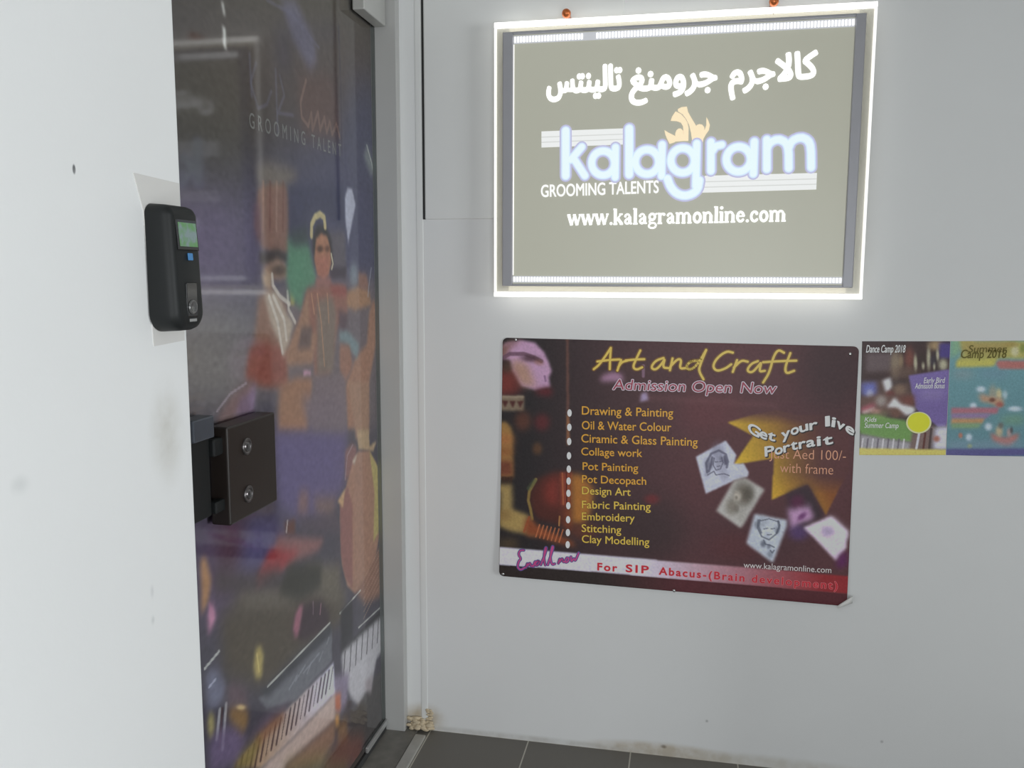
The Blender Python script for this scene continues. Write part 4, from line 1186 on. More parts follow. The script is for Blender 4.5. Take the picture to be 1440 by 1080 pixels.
one = leaflet('small purple and green dance leaflet pinned beside the poster', [(1.1775, 1.2001), (1.3883, 1.2039), (1.3953, 0.9103), (1.1856, 0.9010)], paint_dance, 11)
two = leaflet('small teal and yellow holiday leaflet next to the purple one', [[(1.3892, 1.2039), (1.3892, 1.2039)][0], (1.5955, 1.2095), (1.6080, 0.9160), [(1.3964, 0.9103), (1.3953, 0.9103)][0]], paint_summer, 12)


def on_leaf(off):
    return lambda u, v: (u, -0.0036 - off, v)


def leaf_text(name, parent, lines, mt, off=0.0002):
    for body, e, cap, bold, sh in lines:
        f = Flat()
        f.text(body, e, cap, offset=bold, shear=sh)
        f.build(name, mt, parent, on_leaf(off))


leaf_text('title_lettering', one, [('Dance Camp 2018', [(1.1882, 1.1716), (1.2831, 1.1735)], 0.019, 0.012, 0.22)], I_silver)
leaf_text('offer_lettering', one, [('Early Bird', [(1.3313, 1.0957), (1.3822, 1.0979)], 0.014, 0.008, 0.22), ('Admission Bonus', [(1.3112, 1.0808), (1.3819, 1.0837)], 0.014, 0.008, 0.22)], I_silver)
leaf_text('camp_lettering', one, [('Kids', [(1.1934, 0.9904), (1.2234, 0.9915)], 0.012, 0.008, 0.22), ('Summer Camp', [(1.1942, 0.9743), (1.2773, 0.9763)], 0.014, 0.008, 0.22)], I_silver)
f = Flat(); f.disc([(1.3254, 0.9925), (1.3254, 0.9925)][0], 0.0305, 0.0285, 32); f.build('badge_rim', ink('cream_ink', (186, 182, 136)), one, on_leaf(0.0002))
f = Flat(); f.disc([(1.3253, 0.9934), (1.3253, 0.9934)][0], 0.0265, 0.0255, 32); f.build('badge', ink('bright_yellow_ink', (192, 182, 50)), one, on_leaf(0.0005))
I_olive = ink('olive_ink', (84, 78, 42))
leaf_text('title_lettering', two, [('Summer', [(1.4316, 1.1765), (1.5208, 1.1789)], 0.018, 0.004, 0.15), ('Camp 2018', [(1.4155, 1.1619), (1.5211, 1.1648)], 0.021, 0.012, 0.15)], I_olive)

# ---------------------------------------------------------------- glass door
door = empty('door_1', (-0.128, -0.06, 0.0))
tag(door, 'frameless glass door covered with a colourful performers and keyboard print', 'door', kind='structure')
DX = -0.126            # face of the glass
DY0, DY1, DZ0, DZ1 = -1.18, -0.034, 0.030, 2.16
bm = bmesh.new()
v = [bm.verts.new(p) for p in ((DX, DY0, DZ0), (DX, DY1, DZ0), (DX, DY1, DZ1), (DX, DY0, DZ1), (DX - 0.010, DY0, DZ0), (DX - 0.010, DY1, DZ0), (DX - 0.010, DY1, DZ1), (DX - 0.010, DY0, DZ1))]
bm.faces.new((v[0], v[1], v[2], v[3]))
for a, b2, c, d in ((0, 4, 5, 1), (1, 5, 6, 2), (2, 6, 7, 3), (3, 7, 4, 0)):
    bm.faces.new((v[a], v[b2], v[c], v[d])).material_index = 1
me = bpy.data.meshes.new('glass_pane')
bm.to_mesh(me)
bm.free()
pane = link('glass_pane', me, [M_glass, M_glass_edge], door)
pane['label'] = 'clear reflecting glass'

ny, nz_ = 400, 720
Yg, Zg = np.meshgrid(np.linspace(DY0 + 0.001, DY1 - 0.001, ny), np.linspace(DZ1 - 0.001, DZ0 + 0.001, nz_))
A = Art(Yg, Zg)
A.C = A.grad([(-0.5558, 1.9517), (-0.5854, 1.4987)][0], (84, 78, 70), [(-0.5558, 1.9517), (-0.5854, 1.4987)][1], (78, 74, 84))
A.blob([(-0.9055, 1.4119), (-0.6240, 1.4208), (-0.9143, 1.2953)], (106, 94, 122), 0.8)
A.blob([(-0.8709, 1.2128), (-0.5347, 1.1829), (-0.8799, 1.0911)], (126, 120, 116), 0.9)  # pale haze of the glass painted into the print
A.blob([(-0.0676, 1.4775), (0.6419, 1.5114), (-0.0897, 1.0228)], (78, 78, 104), 0.8)
A.blob([(-0.8618, 1.6723), (-0.4995, 1.7402), (-0.8714, 1.5430)], (72, 70, 66), 0.7)
A.blob([(-0.3790, 1.8280), (0.1933, 1.9527), (-0.3879, 1.6792)], (88, 76, 72), 0.6)
A.blob([(-0.0806, 1.7626), (0.0918, 1.7909), (-0.0881, 1.6105)], (78, 78, 98), 0.8)
A.poly([(-0.6154, 1.3568), (0.0828, 1.3556), (0.0633, 0.9089), (-0.6370, 1.0309)], (110, 98, 100), 0.03, 0.8)
A.poly([(-0.9862, 0.9187), (-0.5874, 0.8044), (-0.6558, 0.7450), (-0.7937, 0.7163), (-0.8652, 0.6892), (-0.9788, 0.7350)], (88, 76, 98), 0.03)
A.poly([(-0.6669, 1.0391), (-0.2562, 0.9682), (-0.2793, 0.8159), (-0.4209, 0.7678), (-0.5867, 0.8144), (-0.6583, 0.8639)], (94, 84, 120), 0.02)
A.poly([(-0.9135, 0.9063), (-0.8004, 0.8745), (-0.8238, 0.7911), (-0.9088, 0.7591)], (84, 62, 72), 0.03, 0.9)
A.poly([(-0.7836, 0.8606), (-0.6301, 0.8166), (-0.7164, 0.7457), (-0.8263, 0.7558)], (84, 80, 114), 0.03)
A.poly([(-0.8440, 0.7485), (-0.2938, 0.5486), (-0.2989, 0.4546), (-0.8655, 0.6848)], (98, 90, 82), 0.02)
A.poly([(-0.9071, 0.7236), (-0.3237, 0.5374), (-0.3275, 0.4688), (-0.5953, 0.4866), (-0.7311, 0.4763), (-0.9027, 0.5851)], (86, 78, 70), 0.02)
A.poly([(-0.8232, 0.7322), (-0.5446, 0.6247), (-0.6170, 0.6236), (-0.8175, 0.7009)], (106, 98, 90), 0.015)
A.poly([(-0.5404, 0.6907), (-0.3193, 0.6162), (-0.3380, 0.5160), (-0.4459, 0.5830), (-0.5213, 0.6502)], (104, 96, 86), 0.015)
# script over the figures, and the sign's reflected edges
for s in ([(-0.6916, 1.7896), (-0.7169, 1.7461), (-0.6887, 1.7009), (-0.6504, 1.7167), (-0.6292, 1.7472)], [(-0.5870, 1.7872), (-0.5690, 1.7504), (-0.6023, 1.7079), (-0.5290, 1.7165)], [(-0.6361, 1.9276), (-0.5257, 1.9335), (-0.4384, 1.9110), (-0.3795, 1.8971)], [(-0.7175, 1.8002), (-0.7142, 1.7214)], [(-0.6063, 1.7962), (-0.6053, 1.6624)]):
    A.line(s, 0.008, (100, 98, 118), 0.45)
A.poly([(-0.5765, 1.9455), (-0.5021, 1.9678), (-0.4033, 1.9057), (-0.3937, 1.8642), (-0.4316, 1.8311), (-0.5185, 1.8807)], (104, 100, 124), 0.012, 0.75)
A.poly([(-0.5012, 1.8108), (-0.3054, 1.8543), (-0.2823, 1.7866), (-0.2592, 1.7061), (-0.4871, 1.6810), (-0.4942, 1.7464)], (96, 76, 72), 0.02, 0.75)
for s in ([(-0.4564, 1.8064), (-0.4882, 1.7522), (-0.4846, 1.7196), (-0.4510, 1.7061)], [(-0.4510, 1.7061), (-0.4314, 1.7388), (-0.4277, 1.7001), (-0.3946, 1.7479), (-0.3846, 1.7071), (-0.3573, 1.7420), (-0.3465, 1.7082), (-0.3253, 1.7374), (-0.3137, 1.7082), (-0.2850, 1.7390), (-0.2660, 1.7104)]):
    A.line(s, 0.009, (124, 100, 92), 0.7)
A.poly([(-0.6004, 1.8859), (-0.2579, 1.9793), (-0.2597, 1.9478), (-0.5293, 1.8779), (-0.5338, 1.8081), (-0.6066, 1.7917)], (74, 70, 82), 0.02, 0.5)
A.line([(-0.2579, 1.9793), (-0.2521, 1.8346), (-0.2539, 1.6748)], 0.004, (64, 62, 76), 0.8)  # edge of the sign's mirror image in the glass, painted into the print
# masked dancer in tall headdress
A.poly([(-0.7057, 1.5865), (-0.6583, 1.6012), (-0.5579, 1.6002), (-0.5039, 1.5924), (-0.5609, 1.5531), (-0.6996, 1.5438)], (106, 98, 94), 0.012)
A.poly([(-0.6909, 1.5360), (-0.6520, 1.5531), (-0.5814, 1.5603), (-0.5618, 1.5389), (-0.5676, 1.4490), (-0.7066, 1.4427)], (128, 100, 84), 0.006)
A.poly([(-0.6997, 1.5422), (-0.5660, 1.5555), (-0.5678, 1.4140), (-0.6222, 1.4079), (-0.6897, 1.4187), (-0.7198, 1.4623)], (122, 92, 84), 0.005)
for k, c in enumerate(((148, 112, 92), (104, 72, 70), (142, 116, 104), (106, 74, 70))):
    x = 630 + k * 28
    A.line([tuple(p) for p in np.array([(-1.1234, 1.5134), (-1.1318, 1.4120)]) + (np.array([(-0.6031, 1.5427), (-0.4951, 1.5529)][1]) - np.array([(-0.6031, 1.5427), (-0.4951, 1.5529)][0])) * (x - 700) / 100 + (np.array([(-0.6031, 1.5427), (-0.4951, 1.5529)][0]) - np.array([(-1.1251, 1.4932), (-1.1254, 1.4898)][0])) * 1], 0.008, c, 0.55)
A.poly([(-0.7249, 1.5053), (-0.6922, 1.5167), (-0.6893, 1.4240), (-0.7204, 1.4404)], (98, 76, 92), 0.008, 0.7)
A.poly([(-0.7014, 1.4103), (-0.6213, 1.4208), (-0.5745, 1.4091), (-0.5754, 1.3948), (-0.6730, 1.3841), (-0.7011, 1.3881)], (66, 60, 62), 0.006)
A.poly([(-0.6922, 1.3816), (-0.6228, 1.3995), (-0.5822, 1.3876), (-0.5755, 1.3605), (-0.6155, 1.3559), (-0.6749, 1.3569)], (142, 112, 96), 0.005)
A.blob([(-0.6193, 1.3754), (-0.5777, 1.3758), (-0.6202, 1.3615)], (78, 66, 64), 0.9)
A.poly([(-0.6975, 1.3726), (-0.6549, 1.3660), (-0.6534, 1.3293), (-0.6895, 1.3389)], (152, 128, 108), 0.005)
A.poly([(-0.7150, 1.3214), (-0.6567, 1.3386), (-0.5880, 1.2996), (-0.5945, 1.1167), (-0.7634, 1.1469), (-0.7278, 1.2684)], (128, 98, 86), 0.010)
A.poly([(-0.7585, 1.2173), (-0.6839, 1.2250), (-0.5942, 1.2040), (-0.5945, 1.1167), (-0.7091, 1.1357), (-0.7803, 1.1577)], (130, 80, 72), 0.010)
A.poly([(-0.6885, 1.3254), (-0.6374, 1.3314), (-0.5892, 1.2805), (-0.5527, 1.2595), (-0.5829, 1.2128), (-0.6104, 1.1813), (-0.6247, 1.2159), (-0.6665, 1.2653)], (152, 138, 126), 0.005)
for s in ([(-0.6509, 1.3660), (-0.6485, 1.3431), (-0.6179, 1.3194), (-0.5718, 1.3015)], [(-0.5808, 1.3281), (-0.5780, 1.2897), (-0.5472, 1.2592)], [(-0.6677, 1.3204), (-0.6318, 1.2636), (-0.6136, 1.1960)], [(-0.6481, 1.3200), (-0.6006, 1.2667), (-0.5929, 1.2232)]):
    A.line(s, 0.010, (172, 164, 158), 0.85)
A.poly([(-0.5667, 1.3303), (-0.5407, 1.3265), (-0.5470, 1.2984), (-0.5666, 1.2990)], (156, 138, 82), 0.004)
# green cloth and dark blue behind
A.poly([(-0.5696, 1.4519), (-0.4673, 1.4417), (-0.4223, 1.3462), (-0.4977, 1.3268), (-0.5117, 1.2873), (-0.5707, 1.3184), (-0.5842, 1.3567)], (84, 124, 102), 0.008)
A.poly([(-0.5657, 1.5602), (-0.2370, 1.5938), (-0.2434, 1.4754), (-0.3772, 1.5126), (-0.4539, 1.4673), (-0.5627, 1.4427)], (70, 70, 90), 0.012)
A.poly([(-0.5670, 1.4591), (-0.4651, 1.4767), (-0.4676, 1.4367), (-0.5474, 1.4290)], (68, 76, 78), 0.012)
A.poly([(-0.3471, 1.4728), (-0.2433, 1.4782), (-0.2425, 1.3589), (-0.3336, 1.3590)], (90, 84, 92), 0.008)
A.poly([(-0.3455, 1.3856), (-0.2410, 1.3868), (-0.2426, 1.3573), (-0.3471, 1.3574)], (70, 62, 72), 0.006)
# woman dancer
A.poly([(-0.4400, 1.4579), (-0.4165, 1.4845), (-0.3658, 1.4875), (-0.3337, 1.4523), (-0.3262, 1.3939), (-0.4343, 1.3922), (-0.4443, 1.4275)], (62, 60, 62), 0.006)
A.line([(-0.4485, 1.4575), (-0.4457, 1.4828), (-0.4253, 1.5017), (-0.3963, 1.5103), (-0.3726, 1.5037), (-0.3687, 1.4821)], 0.016, (176, 160, 116), 0.95)
A.poly([(-0.4234, 1.4511), (-0.3927, 1.4653), (-0.3570, 1.4592), (-0.3402, 1.4309), (-0.3370, 1.3937), (-0.3601, 1.3616), (-0.3866, 1.3522), (-0.4186, 1.3668), (-0.4361, 1.4024)], (152, 106, 84), 0.004)
A.poly([(-0.4309, 1.4076), (-0.3438, 1.4148), (-0.3573, 1.3643), (-0.3866, 1.3522), (-0.4186, 1.3668)], (150, 98, 84), 0.006)
A.blob([(-0.4024, 1.4278), (-0.3821, 1.4285), (-0.4030, 1.4185)], (74, 56, 52), 0.8)
A.blob([(-0.3588, 1.4292), (-0.3403, 1.4298), (-0.3593, 1.4197)], (84, 62, 56), 0.7)
A.line([(-0.3356, 1.4177), (-0.3262, 1.3939), (-0.3351, 1.3804)], 0.006, (186, 178, 150), 0.9)
A.poly([(-0.4263, 1.3616), (-0.3442, 1.3617), (-0.3350, 1.3348), (-0.4377, 1.3360)], (136, 96, 92), 0.006)
A.poly([(-0.4786, 1.3340), (-0.4127, 1.3399), (-0.2652, 1.3396), (-0.2303, 1.3111), (-0.2401, 1.2662), (-0.3063, 1.2360), (-0.3607, 1.1200), (-0.4504, 1.1247), (-0.4579, 1.2033), (-0.5173, 1.1978), (-0.5374, 1.2390)], (132, 92, 82), 0.005)
A.poly([(-0.3481, 1.3403), (-0.2436, 1.3383), (-0.2377, 1.3112), (-0.3362, 1.3133)], (136, 78, 74), 0.006)
A.poly([(-0.4272, 1.3050), (-0.3362, 1.3133), (-0.3114, 1.2691), (-0.3403, 1.1232), (-0.4381, 1.1233)], (116, 102, 94), 0.010)
for s in ([(-0.4238, 1.3204), (-0.4053, 1.2520), (-0.3923, 1.1450)], [(-0.3652, 1.3193), (-0.3599, 1.2497)], [(-0.4568, 1.3210), (-0.4438, 1.2746)]):
    A.line(s, 0.006, (166, 124, 96), 0.7)
A.poly([(-0.4741, 1.3314), (-0.5123, 1.2774), (-0.5969, 1.1946), (-0.5946, 1.1653), (-0.4607, 1.1570), (-0.4294, 1.2272), (-0.4681, 1.2348)], (142, 108, 90), 0.006)
A.poly([(-0.5142, 1.2476), (-0.4554, 1.2443), (-0.4706, 1.1940), (-0.5400, 1.1971)], (100, 84, 82), 0.006)
A.poly([(-0.2400, 1.3225), (-0.1603, 1.3386), (-0.0830, 1.3259), (-0.0614, 1.2832), (-0.1870, 1.2727), (-0.2392, 1.2831)], (148, 112, 88), 0.005)
A.poly([(-0.1585, 1.3734), (-0.0943, 1.3678), (-0.0797, 1.3259), (-0.1605, 1.3328)], (134, 100, 90), 0.006)
A.poly([(-0.0504, 1.2981), (-0.0233, 1.2820), (-0.0320, 1.1710), (-0.0924, 1.0658), (-0.1087, 0.9389), (-0.2564, 0.9646), (-0.2652, 1.0752), (-0.1858, 1.1476), (-0.1037, 1.1764), (-0.0829, 1.2597)], (146, 108, 90), 0.005)
A.poly([(-0.2997, 1.2796), (-0.2401, 1.2662), (-0.2429, 1.2154), (-0.2929, 1.2241)], (88, 72, 80), 0.008)
A.poly([(-0.2929, 1.2241), (-0.2426, 1.2211), (-0.1605, 1.1807), (-0.1783, 1.1410), (-0.2444, 1.1871), (-0.2945, 1.1965)], (108, 124, 130), 0.006)
A.poly([(-0.2948, 1.1909), (-0.2297, 1.1831), (-0.2100, 1.1266), (-0.2646, 1.0866), (-0.2985, 1.1243)], (138, 100, 86), 0.006)
A.poly([(-0.6016, 1.1225), (-0.5443, 1.1304), (-0.4629, 1.1210), (-0.4941, 1.0060), (-0.6471, 1.0327)], (148, 106, 84), 0.010)
A.poly([(-0.4504, 1.1247), (-0.2636, 1.1036), (-0.2637, 0.9659), (-0.4701, 1.0018)], (112, 98, 104), 0.010)
A.poly([(-0.5113, 1.1458), (-0.4737, 1.1429), (-0.4720, 1.1313), (-0.5120, 1.1343)], (168, 128, 150), 0.003)
A.blob([(-0.1897, 1.3675), (-0.1556, 1.3676), (-0.1915, 1.3332)], (120, 130, 140), 0.8)
A.poly([(-0.2198, 1.5900), (-0.1901, 1.5902), (-0.1679, 1.5501), (-0.1980, 1.4973), (-0.2245, 1.4480), (-0.2415, 1.5113), (-0.2385, 1.5663)], (152, 152, 168), 0.004)
A.line([(-0.0599, 1.3859), (-0.0827, 1.3319), (-0.0889, 1.3080)], 0.005, (138, 140, 152), 0.8)
A.poly([(-0.0768, 1.7224), (-0.0326, 1.6701), (-0.0268, 1.6471), (-0.0510, 1.6385), (-0.1030, 1.6843)], (128, 134, 132), 0.008, 0.7)
A.line([(-0.0771, 1.7166), (-0.0425, 1.6747), (-0.0301, 1.6497)], 0.006, (166, 170, 164), 0.8)
# lower half: sash, lute, red cloth
A.poly([(-0.8833, 1.1031), (-0.8329, 1.1339), (-0.7766, 1.1485), (-0.7362, 1.1481), (-0.7672, 1.0939), (-0.8379, 1.0659), (-0.9007, 1.0769)], (122, 100, 100), 0.008)
A.line([(-0.8907, 1.1085), (-0.8411, 1.1350), (-0.7766, 1.1485)], 0.005, (150, 136, 146), 0.7)
A.poly([(-0.7834, 1.1141), (-0.7365, 1.1436), (-0.7493, 1.0912), (-0.7690, 1.0674), (-0.8205, 1.0759)], (132, 112, 142), 0.008)
A.poly([(-0.8001, 1.1235), (-0.7565, 1.1176), (-0.7685, 1.0746), (-0.8282, 1.0843)], (120, 100, 118), 0.010)
A.poly([(-0.2497, 1.0884), (-0.0922, 1.0696), (-0.0960, 0.9219), (-0.1975, 0.9223), (-0.2034, 0.9591)], (146, 114, 96), 0.005)
A.poly([(-0.6305, 1.1290), (-0.4876, 1.1116), (-0.5281, 1.0253), (-0.6457, 1.0546)], (140, 104, 84), 0.012)
A.poly([(-0.5243, 1.0858), (-0.2665, 1.0504), (-0.2715, 0.9593), (-0.4939, 1.0092)], (112, 98, 106), 0.015)
A.poly([(-0.1881, 0.9505), (-0.0988, 0.9349), (-0.0977, 0.8880), (-0.0398, 0.8914), (-0.0675, 0.8663), (-0.1830, 0.8956)], (160, 136, 108), 0.004)
A.poly([(-0.2743, 0.9079), (-0.2286, 0.9193), (-0.1906, 0.9031), (-0.2172, 0.8428), (-0.2786, 0.8274)], (128, 92, 92), 0.006)
A.line([(-0.2783, 0.8332), (-0.2602, 0.8934), (-0.2212, 0.9150)], 0.005, (146, 128, 136), 0.7)
A.poly([(-0.2154, 0.8782), (-0.1833, 0.8896), (-0.0983, 0.8750), (-0.0344, 0.8147), (0.0146, 0.7580), (0.0157, 0.6982), (-0.0253, 0.6170), (-0.0842, 0.5181), (-0.1541, 0.4978), (-0.2272, 0.5028), (-0.2791, 0.5433), (-0.3123, 0.6144), (-0.3198, 0.7393), (-0.3031, 0.7812), (-0.2559, 0.8338)], (148, 112, 96), 0.003)
A.poly([(-0.3179, 0.7735), (-0.2646, 0.8124), (-0.2314, 0.7505), (-0.2433, 0.5241), (-0.2925, 0.5720), (-0.3178, 0.6456)], (134, 92, 88), 0.004)
A.poly([(-0.0984, 0.8725), (-0.0344, 0.8147), (0.0146, 0.7580), (0.0157, 0.6982), (-0.0174, 0.6279), (-0.0802, 0.6011), (-0.0645, 0.7447)], (162, 148, 94), 0.003)
A.poly([(-0.2313, 0.8697), (-0.1899, 0.8849), (-0.2102, 0.8592)], (170, 160, 148), 0.002)
A.poly([(-0.3313, 0.7885), (-0.2796, 0.8102), (-0.2969, 0.7621)], (176, 142, 104), 0.004)
A.poly([(0.0463, 0.6093), (-0.0082, 0.5854), (-0.1360, 0.5232), (-0.2192, 0.5030), (-0.1566, 0.4479), (0.0375, 0.4076)], (132, 98, 86), 0.008)
for k in range(7):
    A.line([tuple(p) for p in np.array([(0.0457, 0.5959), (-0.1614, 0.5195)]) + (np.array([(-0.1304, 0.6356), (-0.1335, 0.5733)][1]) - np.array([(-0.1304, 0.6356), (-0.1335, 0.5733)][0])) * k * 0.30], 0.003, (160, 130, 110), 0.7)
A.poly([(-0.6628, 0.7966), (-0.4174, 0.7157), (-0.4510, 0.6969), (-0.5822, 0.7104), (-0.7566, 0.7192), (-0.7650, 0.7339), (-0.7068, 0.7424)], (132, 92, 92), 0.008)
A.poly([(-0.6994, 0.7787), (-0.5581, 0.7311), (-0.6151, 0.7163), (-0.7565, 0.7205), (-0.7648, 0.7362)], (146, 66, 70), 0.008)
A.poly([(-0.6301, 0.8166), (-0.5758, 0.8113), (-0.5780, 0.7761), (-0.6212, 0.7890)], (98, 66, 60), 0.006)
A.line([(-0.6140, 0.8170), (-0.6209, 0.7939)], 0.006, (168, 158, 156), 0.8)
A.poly([(-0.5493, 0.8710), (-0.5031, 0.8596), (-0.5066, 0.8024), (-0.5640, 0.8183)], (122, 94, 96), 0.012)
A.poly([(-0.4801, 0.8379), (-0.3377, 0.8016), (-0.3682, 0.7529), (-0.4581, 0.7891)], (116, 94, 92), 0.015)
A.poly([(-0.5647, 0.8082), (-0.3402, 0.7565), (-0.3147, 0.7030), (-0.5440, 0.7711)], (86, 76, 86), 0.012)
A.poly([(-0.6151, 0.7163), (-0.4404, 0.6575), (-0.4436, 0.6030), (-0.5769, 0.6149), (-0.6711, 0.6708)], (68, 66, 62), 0.012)
A.poly([(-0.9209, 0.8065), (-0.7912, 0.7525), (-0.6575, 0.7207), (-0.6600, 0.6817), (-0.8614, 0.7415), (-0.9240, 0.7647)], (78, 70, 72), 0.015)
A.poly([(-0.9666, 0.8471), (-0.9486, 0.8412), (-0.9334, 0.7938), (-0.9475, 0.7565), (-0.9711, 0.7403)], (158, 116, 84), 0.006)
A.poly([(-0.9439, 0.7551), (-0.9271, 0.7228), (-0.9318, 0.7118), (-0.9467, 0.7178)], (168, 110, 140), 0.004)
A.poly([(-0.9520, 0.7335), (-0.9335, 0.7496), (-0.9221, 0.7137), (-0.9518, 0.6907)], (170, 116, 144), 0.005)
A.poly([(-0.6067, 0.5489), (-0.5888, 0.5890), (-0.5567, 0.6004), (-0.4468, 0.5681), (-0.3956, 0.5121), (-0.4157, 0.4838), (-0.5519, 0.5062)], (72, 60, 66), 0.008)
A.poly([(-0.6032, 0.5569), (-0.5888, 0.5890), (-0.5621, 0.6000), (-0.5466, 0.5916), (-0.5769, 0.5314), (-0.5924, 0.5332)], (150, 96, 112), 0.005)
A.line([(-0.4474, 0.5582), (-0.4546, 0.5356)], 0.006, (150, 108, 122), 0.8)
A.line([(-0.4923, 0.5805), (-0.4940, 0.5513)], 0.005, (120, 98, 110), 0.8)
# keyboards
A.poly([(-0.7314, 0.4719), (-0.5965, 0.4680), (-0.3858, 0.4635), (-0.3904, 0.3834), (-0.6019, 0.3836), (-0.7341, 0.4326), (-0.7751, 0.4759)], (104, 104, 112), 0.004)
A.poly([(-0.7743, 0.4887), (-0.7305, 0.4850), (-0.3909, 0.4840), (-0.3863, 0.4557), (-0.5971, 0.4586), (-0.7323, 0.4588)], (72, 72, 78), 0.005)
A.line([(-0.7307, 0.4815), (-0.3969, 0.4891)], 0.0045, (176, 176, 172), 0.9)
for s in ([(-0.5989, 0.4305), (-0.5450, 0.4441)], [(-0.5567, 0.4299), (-0.4662, 0.4385)], [(-0.4674, 0.4186), (-0.4428, 0.4332)], [(-0.4180, 0.4431), (-0.4051, 0.4532)], [(-0.6298, 0.4264), (-0.5879, 0.4398)], [(-0.5355, 0.4199), (-0.5124, 0.4341)]):
    A.line(s, 0.005, (140, 140, 152), 0.6)
A.line([(-0.3330, 0.4883), (-0.1857, 0.4973)], 0.0045, (176, 176, 172), 0.9)
A.poly([(-0.3260, 0.4952), (-0.2441, 0.4910), (-0.2496, 0.3867), (-0.3325, 0.3787)], (62, 60, 64), 0.006)
A.poly([(-0.3322, 0.3840), (0.0548, 0.3803), (0.0530, 0.3400), (-0.3331, 0.3680)], (62, 60, 64), 0.004)
A.line([(-0.2056, 0.3966), (0.0459, 0.3837)], 0.0045, (170, 170, 166), 0.9)
A.poly([(-0.3299, 0.3775), (0.0463, 0.3521), (0.0495, 0.2589), (-0.0725, 0.2441), (-0.1076, 0.1937), (-0.2172, 0.1710), (-0.2722, 0.2277), (-0.3230, 0.3085)], (160, 156, 162), 0.006)
for k in range(9):
    A.line([tuple(p) for p in np.array([(-0.3033, 0.3712), (-0.3177, 0.3060)]) + (np.array([(-0.3036, 0.3658), (0.0354, 0.3470)][1]) - np.array([(-0.3036, 0.3658), (0.0354, 0.3470)][0])) * k / 8.0], 0.006, (66, 62, 68), 0.85)
A.poly([(-0.2169, 0.1767), (-0.0911, 0.1979), (0.0463, 0.1837), (0.0375, -0.0185), (-0.1008, -0.0059), (-0.2929, 0.1023), (-0.2739, 0.1945)], (82, 78, 78), 0.010, 0.9)
A.poly([(-0.1692, 0.2234), (-0.0988, 0.2077), (-0.1172, 0.1620), (-0.1631, 0.1908)], (146, 136, 142), 0.006)
A.poly([(-0.3866, 0.3389), (-0.2823, 0.3004), (-0.3005, 0.2196), (-0.3675, 0.2211), (-0.3964, 0.2794)], (124, 112, 134), 0.010)
A.poly([(-0.3831, 0.2888), (-0.3384, 0.2720), (-0.3410, 0.2237), (-0.3792, 0.2436)], (172, 100, 76), 0.006)
A.poly([(-0.3861, 0.2363), (-0.3544, 0.2224), (-0.3496, 0.1896), (-0.3756, 0.1927)], (182, 132, 80), 0.006)
A.poly([(-0.3687, 0.1999), (-0.3026, 0.1813), (-0.2929, 0.1023), (-0.3596, 0.1287)], (128, 98, 74), 0.012)
m = A.soften(A.inside([(-0.8766, 0.3875), (-0.7688, 0.3924), (-0.6189, 0.3835), (-0.3799, 0.3743), (-0.3754, 0.2903), (-0.6315, 0.3028), (-0.7740, 0.3172)]), 0.003)
g = A.grad([(-0.8601, 0.3808), (-0.4096, 0.3342)][0], (152, 118, 84), [(-0.8601, 0.3808), (-0.4096, 0.3342)][1], (178, 174, 196))
A.C = A.C * (1 - m[..., None]) + g * m[..., None]
for k in range(21):
    t = k / 20.0
    A.line([tuple(p) for p in np.array([(-0.8703, 0.3807), (-0.8945, 0.3339)]) + (np.array([(-0.8703, 0.3807), (-0.3846, 0.3726)][1]) - np.array([(-0.8703, 0.3807), (-0.3846, 0.3726)][0])) * t + (np.array([(-1.0064, 0.7057), (-1.0076, 0.6898)][1]) - np.array([(-1.0064, 0.7057), (-1.0076, 0.6898)][0])) * (t - 0.5)], 0.0085 if k % 7 not in (2, 6) else 0.004, (74 + 8 * (1 - t), 62, 60 + 14 * t), 0.92)
A.poly([(-0.7740, 0.3172), (-0.6315, 0.3028), (-0.3754, 0.2903), (-0.3795, 0.2177), (-0.6634, 0.2584), (-0.6713, 0.2458), (-0.7807, 0.3114)], (168, 148, 142), 0.005)
A.poly([(-0.6634, 0.2584), (-0.3795, 0.2177), (-0.3825, 0.1640), (-0.4732, 0.1536), (-0.6713, 0.2458)], (136, 106, 92), 0.010)
A.poly([(-0.6700, 0.2657), (-0.4204, 0.1461), (-0.2894, 0.0789), (-0.3123, 0.0302), (-0.6713, 0.2458)], (122, 112, 74), 0.02, 0.8)
A.poly([(-0.8925, 0.3999), (-0.7684, 0.3987), (-0.6624, 0.3819), (-0.6187, 0.3869), (-0.7544, 0.4171), (-0.8586, 0.4017), (-0.8923, 0.4028)], (112, 90, 110), 0.012, 0.8)
A.poly([(-0.7935, 0.3964), (-0.7164, 0.3969), (-0.6551, 0.3849), (-0.6633, 0.3686), (-0.7574, 0.3730), (-0.7950, 0.3748)], (134, 92, 70), 0.010, 0.9)
A.poly([(-0.8816, 0.3966), (-0.8060, 0.3938), (-0.7565, 0.3856), (-0.8094, 0.3447), (-0.8833, 0.3730)], (126, 112, 66), 0.012, 0.8)
A.poly([(-0.3451, 0.1512), (-0.1832, 0.0701), (-0.2089, -0.0017), (-0.4741, 0.1388)], (112, 76, 70), 0.02, 0.9)
A.poly([(-0.9645, 0.6258), (-0.9250, 0.6130), (-0.8968, 0.5644), (-0.9093, 0.5410), (-0.9461, 0.5365), (-0.9651, 0.5521)], (104, 104, 124), 0.008)
A.line([(-0.9689, 0.6334), (-0.9175, 0.6443)], 0.006, (170, 170, 168), 0.9)
A.line([(-0.9572, 0.5910), (-0.9340, 0.5955)], 0.005, (160, 160, 180), 0.8)
A.poly([(-0.9607, 0.5441), (-0.9466, 0.5309), (-0.9437, 0.5003), (-0.9601, 0.4861), (-0.9676, 0.5191)], (150, 138, 92), 0.006)
